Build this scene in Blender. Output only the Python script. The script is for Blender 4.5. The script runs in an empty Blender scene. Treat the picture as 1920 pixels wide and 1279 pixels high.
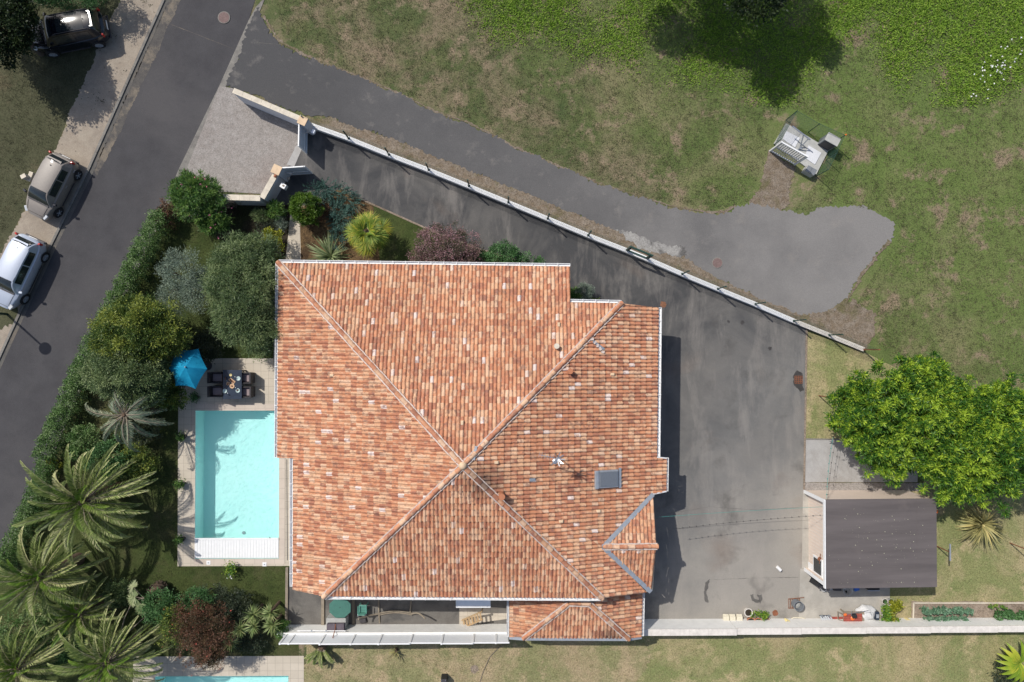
import bpy, bmesh, math, random
import numpy as np
from mathutils import Vector, Matrix
from mathutils.geometry import delaunay_2d_cdt
random.seed(7); rng = np.random.default_rng(7)
S = bpy.context.scene; COL = S.collection; PI = math.pi
# ---------------------------------------------------------------- camera
H = 37.6; F = 1278.0; CX, CY = 960.0, 639.5
NAD = (948.0, 653.0)                       # where the plumb line below the drone meets the picture
Rq = Vector(((NAD[0]-CX)/F, -(NAD[1]-CY)/F, -1)).rotation_difference(Vector((0, 0, -1)))
cd = bpy.data.cameras.new('camera'); cam = bpy.data.objects.new('camera', cd); COL.objects.link(cam)
cam.location = (0, 0, H); cam.rotation_mode = 'QUATERNION'; cam.rotation_quaternion = Rq
cd.sensor_width = 36; cd.lens = F*36/1920; cd.clip_end = 500; S.camera = cam
def P(px, py, z=0.0):
    """a place of the photograph at a real height above the ground, in metres"""
    r = Rq @ Vector(((px-CX)/F, -(py-CY)/F, -1)); t = (z-H)/r.z
    return Vector((r.x*t, r.y*t, z))
# ---------------------------------------------------------------- world, sun, exposure
W = bpy.data.worlds.new('World'); S.world = W; W.use_nodes = True
SUN_AZ = math.radians(42); SUN_EL = math.radians(51)
sk = W.node_tree.nodes.new('ShaderNodeTexSky'); sk.sky_type = 'NISHITA'; sk.sun_disc = False
sk.sun_elevation = SUN_EL; sk.sun_rotation = math.radians(312); sk.dust_density = 2.0
W.node_tree.links.new(sk.outputs[0], W.node_tree.nodes['Background'].inputs[0])
W.node_tree.nodes['Background'].inputs[1].default_value = 0.115
sd = bpy.data.lights.new('sun', 'SUN'); so = bpy.data.objects.new('sun', sd); COL.objects.link(so)
sd.energy = 3.85; sd.angle = math.radians(0.6); sd.color = (1, .955, .88)
dv = Vector((math.cos(SUN_EL)*math.cos(SUN_AZ), -math.cos(SUN_EL)*math.sin(SUN_AZ), -math.sin(SUN_EL)))
so.rotation_euler = dv.to_track_quat('-Z', 'Y').to_euler(); so.location = (-20, 20, 40)
S.view_settings.view_transform = 'Standard'; S.view_settings.look = 'None'
S.view_settings.exposure = 0.0; S.view_settings.gamma = 1
# ---------------------------------------------------------------- materials
class NT:
    def __init__(s, name):
        s.m = bpy.data.materials.new(name); s.m.use_nodes = True; s.t = s.m.node_tree
        s.b = s.t.nodes['Principled BSDF']; s.out = s.t.nodes['Material Output']
        s.co = s.t.nodes.new('ShaderNodeTexCoord').outputs['Object']
    def n(s, ty, **k):
        o = s.t.nodes.new(ty)
        for a, v in k.items(): setattr(o, a, v)
        return o
    def set(s, sock, v):
        if hasattr(v, 'is_output') or isinstance(v, bpy.types.NodeSocket): s.t.links.new(v, sock)
        elif isinstance(v, (tuple, list)) and len(v) == 3 and sock.type == 'RGBA': sock.default_value = (*v, 1)
        else: sock.default_value = v
    def noise(s, scale, detail=3, rough=.6, vec=None, st=None, dist=0):
        o = s.n('ShaderNodeTexNoise'); v = vec or s.co
        if st:
            mp = s.n('ShaderNodeMapping'); s.t.links.new(v, mp.inputs[0]); mp.inputs['Scale'].default_value = st; v = mp.outputs[0]
        s.t.links.new(v, o.inputs['Vector']); o.inputs['Scale'].default_value = scale
        o.inputs['Detail'].default_value = detail; o.inputs['Roughness'].default_value = rough; o.inputs['Distortion'].default_value = dist
        return o.outputs['Fac']
    def ramp(s, f, stops, interp='LINEAR'):
        o = s.n('ShaderNodeValToRGB'); r = o.color_ramp; r.interpolation = interp
        while len(r.elements) < len(stops): r.elements.new(.5)
        for e, (p, c) in zip(r.elements, stops):
            e.position = p; e.color = (*c, 1) if isinstance(c, (tuple, list)) else (c, c, c, 1)
        s.t.links.new(f, o.inputs[0]); return o.outputs[0]
    def mix(s, f, a, b, mode='MIX'):
        o = s.n('ShaderNodeMix', data_type='RGBA', blend_type=mode)
        s.set(o.inputs[0], f); s.set(o.inputs[6], a); s.set(o.inputs[7], b); return o.outputs[2]
    def math(s, op, a, b=0.0):
        o = s.n('ShaderNodeMath', operation=op); s.set(o.inputs[0], a); s.set(o.inputs[1], b); return o.outputs[0]
    def bump(s, h, st=.3, d=.02):
        o = s.n('ShaderNodeBump'); o.inputs['Strength'].default_value = st; o.inputs['Distance'].default_value = d
        s.t.links.new(h, o.inputs['Height']); s.t.links.new(o.outputs[0], s.b.inputs['Normal'])
    def fin(s, col, rough=.8, metal=0, spec=.5):
        s.set(s.b.inputs['Base Color'], col); s.set(s.b.inputs['Roughness'], rough)
        s.b.inputs['Metallic'].default_value = metal; s.b.inputs['Specular IOR Level'].default_value = spec
        return s.m
def sc(c, k): return tuple(min(1, x*k) for x in c)
def plain(name, c, rough=.6, metal=0, var=.12, scale=6, bump=0, spec=.5):
    """paint, plastic, metal, plaster: a colour with a little uneven wear"""
    k = NT(name); f = k.noise(scale, 4); f2 = k.noise(scale*9, 2)
    col = k.mix(k.ramp(f, [(.3, 0.), (.7, 1.)]), sc(c, 1-var), sc(c, 1+var*.6))
    col = k.mix(k.math('MULTIPLY', f2, var), col, sc(c, .6))
    if bump: k.bump(f2, bump)
    return k.fin(col, rough, metal, spec)
def gmat(name, a, b, c, big=.22, mid=1.6, fine=22, lo=.5, hi=.62, grain=.35, bump=.5, rough=.95, c2=None, lush=None):
    """a ground: two tones that mottle, a third in patches, a grain over all"""
    k = NT(name)
    col = k.mix(k.ramp(k.noise(mid, 5, .65), [(.35, 0.), (.65, 1.)]), a, b)
    pm = k.ramp(k.noise(big, 6, .7, dist=.4), [(lo, 0.), (hi, 1.)])
    col = k.mix(pm, col, c)
    if lush:
        sx = k.n('ShaderNodeSeparateXYZ'); k.t.links.new(k.co, sx.inputs[0])
        f = k.math('ADD', k.math('ADD', k.math('MULTIPLY', sx.outputs[0], .022), k.math('MULTIPLY', sx.outputs[1], .02)), k.math('MULTIPLY', k.noise(.18, 5, .6), .7))
        col = k.mix(k.math('MULTIPLY', k.ramp(f, [(.62, 0.), (1.05, 1.)]), .75), col, lush)
    if c2: col = k.mix(k.ramp(k.noise(big*2.7, 6, .72, dist=.15), [(.53, 0.), (.64, 1.)]), col, c2)
    g = k.noise(fine, 4, .75); g2 = k.noise(fine*3.3, 2, .6)
    gg = k.ramp(k.math('ADD', k.math('MULTIPLY', g, .6), k.math('MULTIPLY', g2, .4)), [(.3, 1-grain*1.6), (.5, 1.), (.7, 1+grain)])
    o = k.n('ShaderNodeVectorMath', operation='MULTIPLY'); k.t.links.new(col, o.inputs[0]); k.t.links.new(gg, o.inputs[1])
    k.bump(g, bump, .03)
    return k.fin(o.outputs[0], rough, 0, .2)
def leafmat(name, dark, mid, light, rough=.5, trans=.25):
    k = NT(name)
    at = k.n('ShaderNodeAttribute', attribute_name='tone').outputs['Fac']
    ge = k.n('ShaderNodeNewGeometry').outputs['Random Per Island']
    f = k.math('ADD', k.math('MULTIPLY', at, .62), k.math('MULTIPLY', ge, .38))
    col = k.ramp(f, [(.12, dark), (.5, mid), (.85, light)])
    k.fin(col, rough, 0, .35)
    tr = k.n('ShaderNodeBsdfTranslucent'); k.t.links.new(col, tr.inputs[0])
    mx = k.n('ShaderNodeMixShader'); mx.inputs[0].default_value = trans
    k.t.links.new(k.b.outputs[0], mx.inputs[1]); k.t.links.new(tr.outputs[0], mx.inputs[2])
    k.t.links.new(mx.outputs[0], k.out.inputs[0]); return k.m
M = {}
# grass
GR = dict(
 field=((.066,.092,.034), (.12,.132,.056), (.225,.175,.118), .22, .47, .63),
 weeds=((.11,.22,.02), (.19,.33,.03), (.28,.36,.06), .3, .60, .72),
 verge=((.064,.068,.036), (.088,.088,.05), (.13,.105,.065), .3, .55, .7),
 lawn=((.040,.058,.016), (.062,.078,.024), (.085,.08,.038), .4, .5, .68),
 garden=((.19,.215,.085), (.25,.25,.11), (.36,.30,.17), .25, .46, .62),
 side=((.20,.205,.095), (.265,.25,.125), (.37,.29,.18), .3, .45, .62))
for k_, (a, b, c, bg, lo, hi) in GR.items():
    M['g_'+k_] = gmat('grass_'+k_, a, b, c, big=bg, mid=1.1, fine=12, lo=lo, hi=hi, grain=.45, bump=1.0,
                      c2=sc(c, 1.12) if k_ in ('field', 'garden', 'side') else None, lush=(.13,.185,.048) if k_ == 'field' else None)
M['asphalt'] = gmat('road_asphalt', (.060,.058,.062), (.074,.072,.076), (.088,.084,.086), big=.12, mid=.8, fine=45, lo=.45, hi=.65, grain=.3, bump=.25)
def lane_mat():
    k = NT('lane_asphalt'); sx = k.n('ShaderNodeSeparateXYZ'); k.t.links.new(k.co, sx.inputs[0])
    f = k.math('ADD', k.math('MULTIPLY', sx.outputs[0], .028), k.math('MULTIPLY', k.noise(.25, 5, .62), .85))
    col = k.ramp(f, [(.1, (.078,.077,.079)), (.55, (.124,.120,.119)), (.95, (.21,.201,.193))])
    col = k.mix(k.math('MULTIPLY', k.ramp(k.noise(.9, 6, .7), [(.56, 0.), (.68, 1.)]), .35), col, (.24,.22,.20))
    g = k.noise(45, 3, .8); gg = k.ramp(g, [(.3, .7), (.5, 1.), (.7, 1.3)])
    o = k.n('ShaderNodeVectorMath', operation='MULTIPLY'); k.t.links.new(col, o.inputs[0]); k.t.links.new(gg, o.inputs[1])
    k.bump(g, .25, .01); return k.fin(o.outputs[0], .92, 0, .2)
M['lane'] = lane_mat()
def drive_mat():
    k = NT('driveway_asphalt')
    sx = k.n('ShaderNodeSeparateXYZ'); k.t.links.new(k.co, sx.inputs[0])
    f0 = k.math('ADD', k.math('MULTIPLY', k.math('SUBTRACT', sx.outputs[0], 13.0), .045), k.math('MULTIPLY', sx.outputs[1], -.048))
    far = k.math('ADD', f0, k.math('MULTIPLY', k.noise(.22, 5, .62), .75))
    col = k.ramp(far, [(.0, (.060,.060,.062)), (.42, (.097,.096,.096)), (.72, (.165,.161,.155)), (1., (.29,.27,.24))])   # the surface grows paler towards the east and south
    pt = k.ramp(k.noise(.28, 6, .62, dist=.5), [(.42, 0.), (.68, 1.)])
    col = k.mix(k.math('MULTIPLY', pt, .4), col, (.27,.25,.225))
    dk = k.ramp(k.noise(.45, 5, .6, dist=.3), [(.56, 0.), (.70, 1.)])
    col = k.mix(k.math('MULTIPLY', dk, .5), col, (.055,.052,.05)); tk = k.ramp(k.noise(.8, 5, .7, st=(1, .25, 1), dist=.3), [(.5, 0.), (.66, 1.)]); col = k.mix(k.math('MULTIPLY', tk, .3), col, (.33,.30,.27))
    rd = k.ramp(k.noise(.33, 3, .5, dist=.3), [(.6, 0.), (.75, 1.)])
    col = k.mix(k.math('MULTIPLY', rd, .35), col, (.17,.115,.085))
    g = k.noise(40, 3, .8); gg = k.ramp(g, [(.3, .72), (.5, 1.), (.7, 1.28)])
    o = k.n('ShaderNodeVectorMath', operation='MULTIPLY'); k.t.links.new(col, o.inputs[0]); k.t.links.new(gg, o.inputs[1])
    k.bump(g, .2, .01); return k.fin(o.outputs[0], .92, 0, .25)
M['drive'] = drive_mat()
M['yard'] = gmat('yard_asphalt', (.13,.12,.11), (.17,.16,.145), (.10,.095,.09), big=.5, mid=1.2, fine=40, grain=.25, bump=.2)
M['dirt'] = gmat('dirt_path', (.30,.25,.20), (.36,.31,.25), (.24,.205,.17), big=.5, mid=2, fine=26, lo=.5, hi=.7, grain=.28)
M['gravel'] = gmat('washed_gravel', (.27,.245,.225), (.33,.305,.285), (.25,.215,.195), big=.35, mid=3, fine=18, lo=.5, hi=.7, grain=.45, bump=.8)
M['strip'] = gmat('gravel_strip', (.17,.13,.09), (.24,.20,.16), (.13,.115,.06), big=.5, mid=2.5, fine=14, grain=.6, bump=1)
M['mulch'] = gmat('bark_mulch', (.11,.07,.035), (.17,.11,.055), (.07,.045,.025), big=.8, mid=4, fine=16, grain=.6, bump=1)
M['soil'] = gmat('dark_soil', (.035,.027,.02), (.05,.04,.028), (.04,.045,.02), big=.6, mid=3, fine=15, grain=.5, bump=1)
M['bedsoil'] = gmat('bed_straw_soil', (.24,.19,.145), (.31,.25,.20), (.19,.15,.11), big=.8, mid=4, fine=13, grain=.5, bump=1)
M['concrete'] = gmat('concrete', (.33,.31,.275), (.40,.375,.335), (.46,.43,.38), big=.4, mid=1.6, fine=30, grain=.14, bump=.15)
M['concrete_pad'] = gmat('concrete_pad_grey', (.34,.33,.32), (.40,.39,.38), (.30,.285,.27), big=.4, mid=1.6, fine=34, grain=.2, bump=.15)
M['kerb'] = gmat('kerb_concrete', (.19,.18,.165), (.25,.235,.21), (.15,.14,.13), big=.8, mid=3, fine=28, grain=.3, bump=.3)
M['gutterstrip'] = gmat('gutter_strip', (.10,.096,.09), (.13,.124,.115), (.16,.14,.115), big=.5, mid=2, fine=30, grain=.35, bump=.3)
M['whitewear'] = gmat('lime_crust', (.25,.24,.23), (.34,.33,.31), (.12,.115,.11), big=1.2, mid=4, fine=20, grain=.4)
M['wornasph'] = gmat('worn_asphalt', (.085,.08,.078), (.12,.11,.10), (.20,.17,.135), big=.9, mid=3, fine=30, lo=.5, hi=.62, grain=.4)
def tile_mat(name, a, b, size, mortar):
    k = NT(name); br = k.n('ShaderNodeTexBrick'); br.offset = 0; br.squash = 1
    k.t.links.new(k.co, br.inputs['Vector']); k.set(br.inputs['Color1'], a); k.set(br.inputs['Color2'], b); k.set(br.inputs['Mortar'], mortar)
    br.inputs['Scale'].default_value = 1; br.inputs['Brick Width'].default_value = size; br.inputs['Row Height'].default_value = size
    br.inputs['Mortar Size'].default_value = .007; br.inputs['Bias'].default_value = 0
    col = k.mix(k.math('MULTIPLY', k.ramp(k.noise(.9, 5), [(.4, 0.), (.75, 1.)]), .5), br.outputs[0], sc(a, .72))
    k.bump(k.noise(30, 3), .15); return k.fin(col, .75, 0, .3)
M['tiles'] = tile_mat('terrace_tiles', (.52,.46,.375), (.57,.505,.415), .42, (.30,.26,.21))
M['coping'] = tile_mat('coping_tiles', (.55,.47,.40), (.59,.51,.43), .55, (.36,.31,.26))
def roof_mat():
    k = NT('terracotta_tiles'); r = k.n('ShaderNodeNewGeometry').outputs['Random Per Island']
    col = k.ramp(r, [(0., (.36,.155,.098)), (.16, (.45,.19,.112)), (.36, (.53,.235,.13)), (.58, (.57,.275,.155)), (.80, (.62,.37,.225)), (.972, (.66,.44,.30)), (.980, (.70,.57,.51)), (1., (.72,.60,.55))])
    cb = k.n('ShaderNodeCombineXYZ'); k.t.links.new(k.math('MULTIPLY', r, 91.), cb.inputs[0]); k.t.links.new(k.math('MULTIPLY', r, 37.), cb.inputs[2])
    va = k.n('ShaderNodeVectorMath', operation='ADD'); k.t.links.new(k.co, va.inputs[0]); k.t.links.new(cb.outputs[0], va.inputs[1])      # each tile fired differently
    col = k.mix(k.math('MULTIPLY', k.ramp(k.noise(3.2, 2, .5, vec=va.outputs[0]), [(.52, 0.), (.68, 1.)]), .6), col, (.66,.43,.28))
    col = k.mix(k.math('MULTIPLY', k.ramp(k.noise(3.8, 3, .6, vec=va.outputs[0], st=(1.1, .9, 1)), [(.34, 1.), (.48, 0.)]), .68), col, (.235,.125,.098))
    f = k.ramp(k.noise(9, 3, .6), [(.3, .86), (.6, 1.03)])
    f2 = k.ramp(k.noise(.35, 5, .6), [(.25, .86), (.6, 1.03)])
    o = k.n('ShaderNodeVectorMath', operation='MULTIPLY'); k.t.links.new(col, o.inputs[0]); k.t.links.new(f, o.inputs[1])
    o2 = k.n('ShaderNodeVectorMath', operation='MULTIPLY'); k.t.links.new(o.outputs[0], o2.inputs[0]); k.t.links.new(f2, o2.inputs[1])
    # soot from the flue beside the peak
    sp = P(912, 905, 5.7)-P(868, 860, 0); vd = k.n('ShaderNodeVectorMath', operation='DISTANCE')
    mp = k.n('ShaderNodeMapping'); k.t.links.new(k.co, mp.inputs[0]); mp.inputs['Scale'].default_value = (.9, 1, 0.)
    k.t.links.new(mp.outputs[0], vd.inputs[0]); vd.inputs[1].default_value = (sp.x*.9, sp.y, 0)
    dd = k.math('ADD', vd.outputs['Value'], k.math('MULTIPLY', k.noise(1.2, 4), 1.0))
    sm = k.ramp(k.math('MULTIPLY', dd, .4), [(.24, .75), (.66, 0.)])
    c3 = k.mix(sm, o2.outputs[0], (.06,.04,.035))
    k.bump(k.noise(22, 3), .2, .01); return k.fin(c3, .85, 0, .25)
M['roof'] = roof_mat()
M['mortar'] = plain('lime_mortar', (.60,.50,.45), .9, var=.3, scale=12)
M['white'] = plain('white_paint', (.80,.80,.80), .45, var=.05)
M['render'] = plain('white_render', (.80,.79,.76), .85, var=.07, scale=2.5, bump=.15)
M['greyrender'] = plain('pale_grey_render', (.62,.63,.66), .85, var=.06, scale=2, bump=.1)
M['cap'] = plain('stone_coping', (.66,.59,.48), .8, var=.22, scale=3)
M['capwhite'] = plain('wall_coping_pale', (.70,.655,.60), .85, var=.16, scale=4)
M['capterra'] = plain('pillar_cap', (.68,.50,.33), .8, var=.15, scale=5)
M['zinc'] = plain('zinc', (.42,.45,.49), .45, .4, var=.15)
M['alu'] = plain('white_aluminium', (.72,.76,.82), .4, .1, var=.04)
M['pvc'] = plain('white_pvc_panel', (.78,.80,.83), .35, var=.04)
M['green'] = plain('dark_green_coating', (.018,.06,.045), .45, var=.2)
M['greenmesh'] = plain('green_mesh', (.025,.075,.055), .5, var=.2)
M['lightgreen'] = plain('green_table_plastic', (.055,.17,.135), .55, var=.12)
M['gchair'] = plain('green_chair_plastic', (.10,.30,.24), .45, var=.12)
M['dark'] = plain('dark_slate', (.055,.05,.055), .7, var=.2)
M['black'] = plain('black_rubber', (.018,.018,.02), .7, var=.2)
M['slate'] = plain('blue_slate_glass', (.028,.040,.065), .25, var=.25, scale=3)
M['rattan'] = plain('dark_rattan', (.045,.04,.045), .75, var=.3, scale=30, bump=.3)
M['cushion'] = plain('mauve_cushion', (.27,.215,.22), .9, var=.12, scale=8)
M['steel'] = plain('steel', (.5,.52,.55), .35, .8, var=.1)
M['rust'] = plain('rusty_iron', (.24,.09,.045), .85, var=.4, scale=9)
M['wood'] = plain('pale_timber', (.48,.33,.18), .7, var=.25, scale=5)
M['greywood'] = plain('weathered_timber', (.27,.225,.17), .8, var=.25, scale=5)
M['darkwood'] = plain('mauve_boards', (.115,.095,.115), .8, var=.25, scale=6)
M['redwood'] = plain('red_painted_boards', (.33,.075,.055), .7, var=.25, scale=6)
M['orange'] = plain('orange_plastic', (.75,.16,.03), .4)
M['blue'] = plain('blue_plastic', (.03,.13,.50), .4)
M['terra'] = plain('terracotta_pot', (.44,.17,.085), .8, var=.2, scale=8)
M['cream'] = plain('cream_stone', (.62,.57,.45), .8, var=.1)
M['siding'] = plain('cream_siding', (.70,.58,.49), .7, var=.05, scale=2)
M['sack'] = plain('white_sack', (.62,.62,.62), .8, var=.08, scale=6, bump=.6)
M['felt'] = None
M['bark'] = plain('bark', (.13,.095,.07), .95, var=.35, scale=10, bump=.6)
M['palmtrunk'] = plain('palm_trunk', (.14,.09,.06), .95, var=.4, scale=14, bump=1)
M['twig'] = plain('grey_twigs', (.22,.18,.14), .9, var=.3, scale=10)
M['slab'] = plain('concrete_slab', (.42,.42,.40), .9, var=.18, scale=3, bump=.2)
M['cabinet'] = plain('grey_cabinet', (.20,.215,.235), .6, var=.2, scale=3)
M['bread'] = plain('food_brown', (.28,.10,.05), .6, var=.5, scale=25)
M['board'] = plain('wooden_board', (.62,.40,.24), .6, var=.15, scale=10)
M['plate'] = plain('pale_glazed_plate', (.48,.60,.58), .25, var=.05)
M['glass'] = plain('tinted_glass', (.02,.026,.03), .08, var=.1, spec=.8)
M['rope'] = plain('green_cord', (.05,.30,.26), .6)
M['cable'] = plain('dark_cable', (.03,.03,.03), .6)
M['hose'] = plain('straw_hose', (.62,.52,.24), .5, var=.15)
M['pink'] = plain('pink_petals', (.72,.20,.33), .6, var=.2)
M['lilac'] = plain('lilac_petals', (.50,.29,.34), .7, var=.25)
M['coral'] = plain('coral_petals', (.70,.13,.09), .6, var=.2)
M['wpetal'] = plain('white_petals', (.82,.82,.80), .6)
M['ironred'] = plain('iron_cover', (.20,.135,.125), .85, var=.3, scale=14)
M['skid'] = plain('rust_stain', (.22,.10,.055), .9, var=.4, scale=7)
M['moss'] = plain('lichen', (.42,.42,.30), .9)
M['stain'] = plain('oil_stain', (.05,.046,.044), .6, var=.3); M['stain2'] = plain('faint_stain', (.115,.108,.10), .8, var=.3)
def felt():
    k = NT('roof_felt'); sx = k.n('ShaderNodeSeparateXYZ'); k.t.links.new(k.co, sx.inputs[0])
    st = k.noise(1.2, 4, .6, st=(.12, 1.2, 1)); col = k.mix(k.ramp(st, [(.35, 0.), (.7, 1.)]), (.10,.087,.086), (.145,.126,.124))
    col = k.mix(k.math('MULTIPLY', k.ramp(k.noise(.6, 3), [(.6, 0.), (.75, 1.)]), .4), col, (.18,.15,.14))
    k.bump(k.noise(60, 2), .3); return k.fin(col, .85, 0, .3)
M['felt'] = felt()
def liner():
    k = NT('pool_liner'); col = k.mix(k.ramp(k.noise(.5, 3), [(.3, 0.), (.7, 1.)]), (.60,.84,.835), (.66,.87,.86))
    return k.fin(col, .6, 0, .3)
M['liner'] = liner()
def water():
    k = NT('pool_water'); t = k.t
    tr = k.n('ShaderNodeBsdfTransparent'); tr.inputs[0].default_value = (.84, .975, .965, 1)
    gl = k.n('ShaderNodeBsdfGlossy'); gl.inputs['Roughness'].default_value = .04
    b = k.n('ShaderNodeBump'); b.inputs['Strength'].default_value = .35; b.inputs['Distance'].default_value = .08
    t.links.new(k.noise(4.5, 5, .62, dist=1.6), b.inputs['Height']); t.links.new(b.outputs[0], gl.inputs['Normal'])
    fr = k.n('ShaderNodeFresnel'); fr.inputs[0].default_value = 1.33; t.links.new(b.outputs[0], fr.inputs['Normal'])
    mx = k.n('ShaderNodeMixShader'); t.links.new(fr.outputs[0], mx.inputs[0]); t.links.new(tr.outputs[0], mx.inputs[1]); t.links.new(gl.outputs[0], mx.inputs[2])
    t.links.new(mx.outputs[0], k.out.inputs[0]); return k.m
M['water'] = water()
def fabric():
    k = NT('turquoise_canvas'); col = k.mix(k.ramp(k.noise(3, 4), [(.35, 0.), (.7, 1.)]), (.005,.20,.36), (.012,.27,.45))
    k.bump(k.noise(6, 3), .3); return k.fin(col, .8, 0, .2)
M['canvas'] = fabric()
def carpaint(name, c, rough=.25, metal=.0, dust=.15):
    k = NT(name); col = k.mix(k.math('MULTIPLY', k.noise(9, 4), dust), c, (.35,.31,.26))
    k.fin(col, rough, metal); k.b.inputs['Coat Weight'].default_value = .7; k.b.inputs['Coat Roughness'].default_value = .06; return k.m
M['car_black'] = carpaint('black_car_paint', (.006,.008,.013), .15, 0, .0)
M['car_beige'] = carpaint('beige_car_paint', (.19,.165,.145), .5, .0, .35)
M['car_white'] = carpaint('silver_white_car_paint', (.50,.55,.64), .3, .3, .05)
M['redlamp'] = plain('red_lamp', (.5,.02,.015), .2); M['clearlamp'] = plain('clear_lamp', (.6,.62,.64), .15)
L_ = dict(
 willow=((.038,.065,.024), (.085,.13,.048), (.18,.225,.095)), olive=((.09,.12,.09), (.155,.20,.15), (.25,.31,.235)),
 bigtree=((.03,.06,.014), (.085,.135,.03), (.24,.27,.05)), oleander=((.035,.09,.02), (.07,.15,.03), (.15,.24,.05)),
 hedge=((.03,.07,.016), (.065,.125,.03), (.17,.23,.10)), yellow=((.12,.15,.01), (.25,.28,.02), (.42,.42,.04)),
 globe=((.035,.08,.008), (.07,.14,.012), (.13,.22,.025)), juniper=((.022,.06,.045), (.045,.10,.08), (.08,.16,.13)),
 purple=((.04,.05,.025), (.12,.075,.065), (.25,.14,.15)), shrub=((.03,.08,.025), (.06,.14,.045), (.11,.22,.08)),
 grey=((.10,.13,.10), (.18,.23,.18), (.28,.34,.27)), darkb=((.02,.03,.018), (.035,.05,.028), (.06,.075,.04)),
 redb=((.045,.04,.018), (.105,.06,.032), (.21,.10,.065)), loquat=((.025,.09,.014), (.11,.235,.022), (.42,.56,.05)),
 phoenix=((.04,.068,.015), (.14,.18,.046), (.38,.37,.19)), butia=((.07,.105,.07), (.17,.215,.15), (.42,.42,.28)),
 fanp=((.05,.11,.012), (.17,.26,.025), (.50,.40,.05)), phorm=((.12,.17,.07), (.24,.30,.14), (.42,.44,.25)),
 phormy=((.14,.13,.05), (.34,.32,.13), (.60,.50,.20)), yucca=((.12,.18,.05), (.25,.32,.12), (.44,.46,.20)),
 darktree=((.012,.025,.010), (.022,.042,.014), (.045,.07,.02)), kale=((.06,.14,.08), (.13,.25,.15), (.24,.36,.24)),
 veg=((.05,.14,.02), (.12,.25,.03), (.35,.42,.05)), young=((.09,.17,.02), (.15,.25,.03), (.24,.32,.06)), banana=((.10,.20,.02), (.25,.36,.03), (.55,.50,.05)))
VG = dict(willow=1.3, olive=1.3, bigtree=1.25, oleander=1.15, hedge=1.5, phoenix=1.5, butia=1.25, shrub=1.2, redb=1.15, darkb=1.3, purple=1.5, juniper=1.2)
for k_, (a, b, c) in L_.items(): q_ = VG.get(k_, 1.0); M['l_'+k_] = leafmat('leaf_'+k_, sc(a, q_), sc(b, q_), sc(c, q_))
for k_ in GR:
    a, b, c = GR[k_][:3]
    M['b_'+k_] = leafmat('blade_'+k_, sc(a, .75), b, sc(c, 1.15), .7, .2)
# ---------------------------------------------------------------- mesh tools
class MB:
    def __init__(s): s.v = []; s.f = []
    def add(s, vs, fs):
        o = len(s.v); s.v += [tuple(v) for v in vs]; s.f += [tuple(i+o for i in f) for f in fs]; return s
    def box(s, c, d, rz=0, ry=0, taper=1):
        m = Matrix.Translation(c) @ Matrix.Rotation(rz, 4, 'Z') @ Matrix.Rotation(ry, 4, 'Y'); x, y, z = d[0]/2, d[1]/2, d[2]/2
        vs = [m @ Vector((sx*x*(taper if sz > 0 else 1), sy*y*(taper if sz > 0 else 1), sz*z)) for sz in (-1, 1) for sx, sy in ((-1,-1),(1,-1),(1,1),(-1,1))]
        return s.add(vs, [(3,2,1,0),(4,5,6,7),(0,1,5,4),(1,2,6,5),(2,3,7,6),(3,0,4,7)])
    def bar(s, a, b, w, h=None):
        a = Vector(a); b = Vector(b); h = h or w; d = (b-a); L = d.length; d.normalize()
        up = Vector((0,0,1)) if abs(d.z) < .95 else Vector((0,1,0)); sx = d.cross(up).normalized(); u = sx.cross(d)
        vs = [p + sx*i*w/2 + u*j*h/2 for p in (a, b) for i, j in ((-1,-1),(1,-1),(1,1),(-1,1))]
        return s.add(vs, [(0,1,2,3),(7,6,5,4),(1,0,4,5),(2,1,5,6),(3,2,6,7),(0,3,7,4)])
    def tube(s, pts, r, n=7):
        pts = [Vector(p) for p in pts]; rs = r if isinstance(r, (list, tuple)) else [r]*len(pts); vs = []; fs = []
        for i, p in enumerate(pts):
            d = (pts[min(i+1, len(pts)-1)]-pts[max(i-1, 0)]).normalized()
            up = Vector((0,0,1)) if abs(d.z) < .9 else Vector((1,0,0)); x = d.cross(up).normalized(); y = x.cross(d)
            vs += [p + x*math.cos(2*PI*k/n)*rs[i] + y*math.sin(2*PI*k/n)*rs[i] for k in range(n)]
        for i in range(len(pts)-1):
            for k in range(n): a = i*n+k; b = i*n+(k+1) % n; fs.append((a, b, b+n, a+n))
        fs += [tuple(range(n))[::-1], tuple(range((len(pts)-1)*n, len(pts)*n))]
        return s.add(vs, fs)
    def lathe(s, prof, c=(0,0,0), n=16):
        vs = []; fs = []; c = Vector(c)
        for r, z in prof: vs += [c + Vector((r*math.cos(2*PI*k/n), r*math.sin(2*PI*k/n), z)) for k in range(n)]
        for i in range(len(prof)-1):
            for k in range(n): a = i*n+k; b = i*n+(k+1) % n; fs.append((a, b, b+n, a+n))
        fs += [tuple(range(n))[::-1], tuple(range((len(prof)-1)*n, len(prof)*n))]
        return s.add(vs, fs)
    def prism(s, poly, z0, z1):
        n = len(poly); vs = [(p[0], p[1], z0) for p in poly]+[(p[0], p[1], z1) for p in poly]
        return s.add(vs, [tuple(range(n))[::-1], tuple(range(n, 2*n))]+[(i, (i+1) % n, (i+1) % n+n, i+n) for i in range(n)])
    def mesh(s, name, mat, smooth=False, off=(0,0,0)):
        me = bpy.data.meshes.new(name); me.from_pydata([(v[0]-off[0], v[1]-off[1], v[2]-off[2]) for v in s.v], [], s.f)
        bm = bmesh.new(); bm.from_mesh(me); bmesh.ops.recalc_face_normals(bm, faces=bm.faces); bm.to_mesh(me); bm.free()
        me.materials.append(mat)
        if smooth: me.shade_smooth(); me.set_sharp_from_angle(angle=math.radians(40))
        return me
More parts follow.
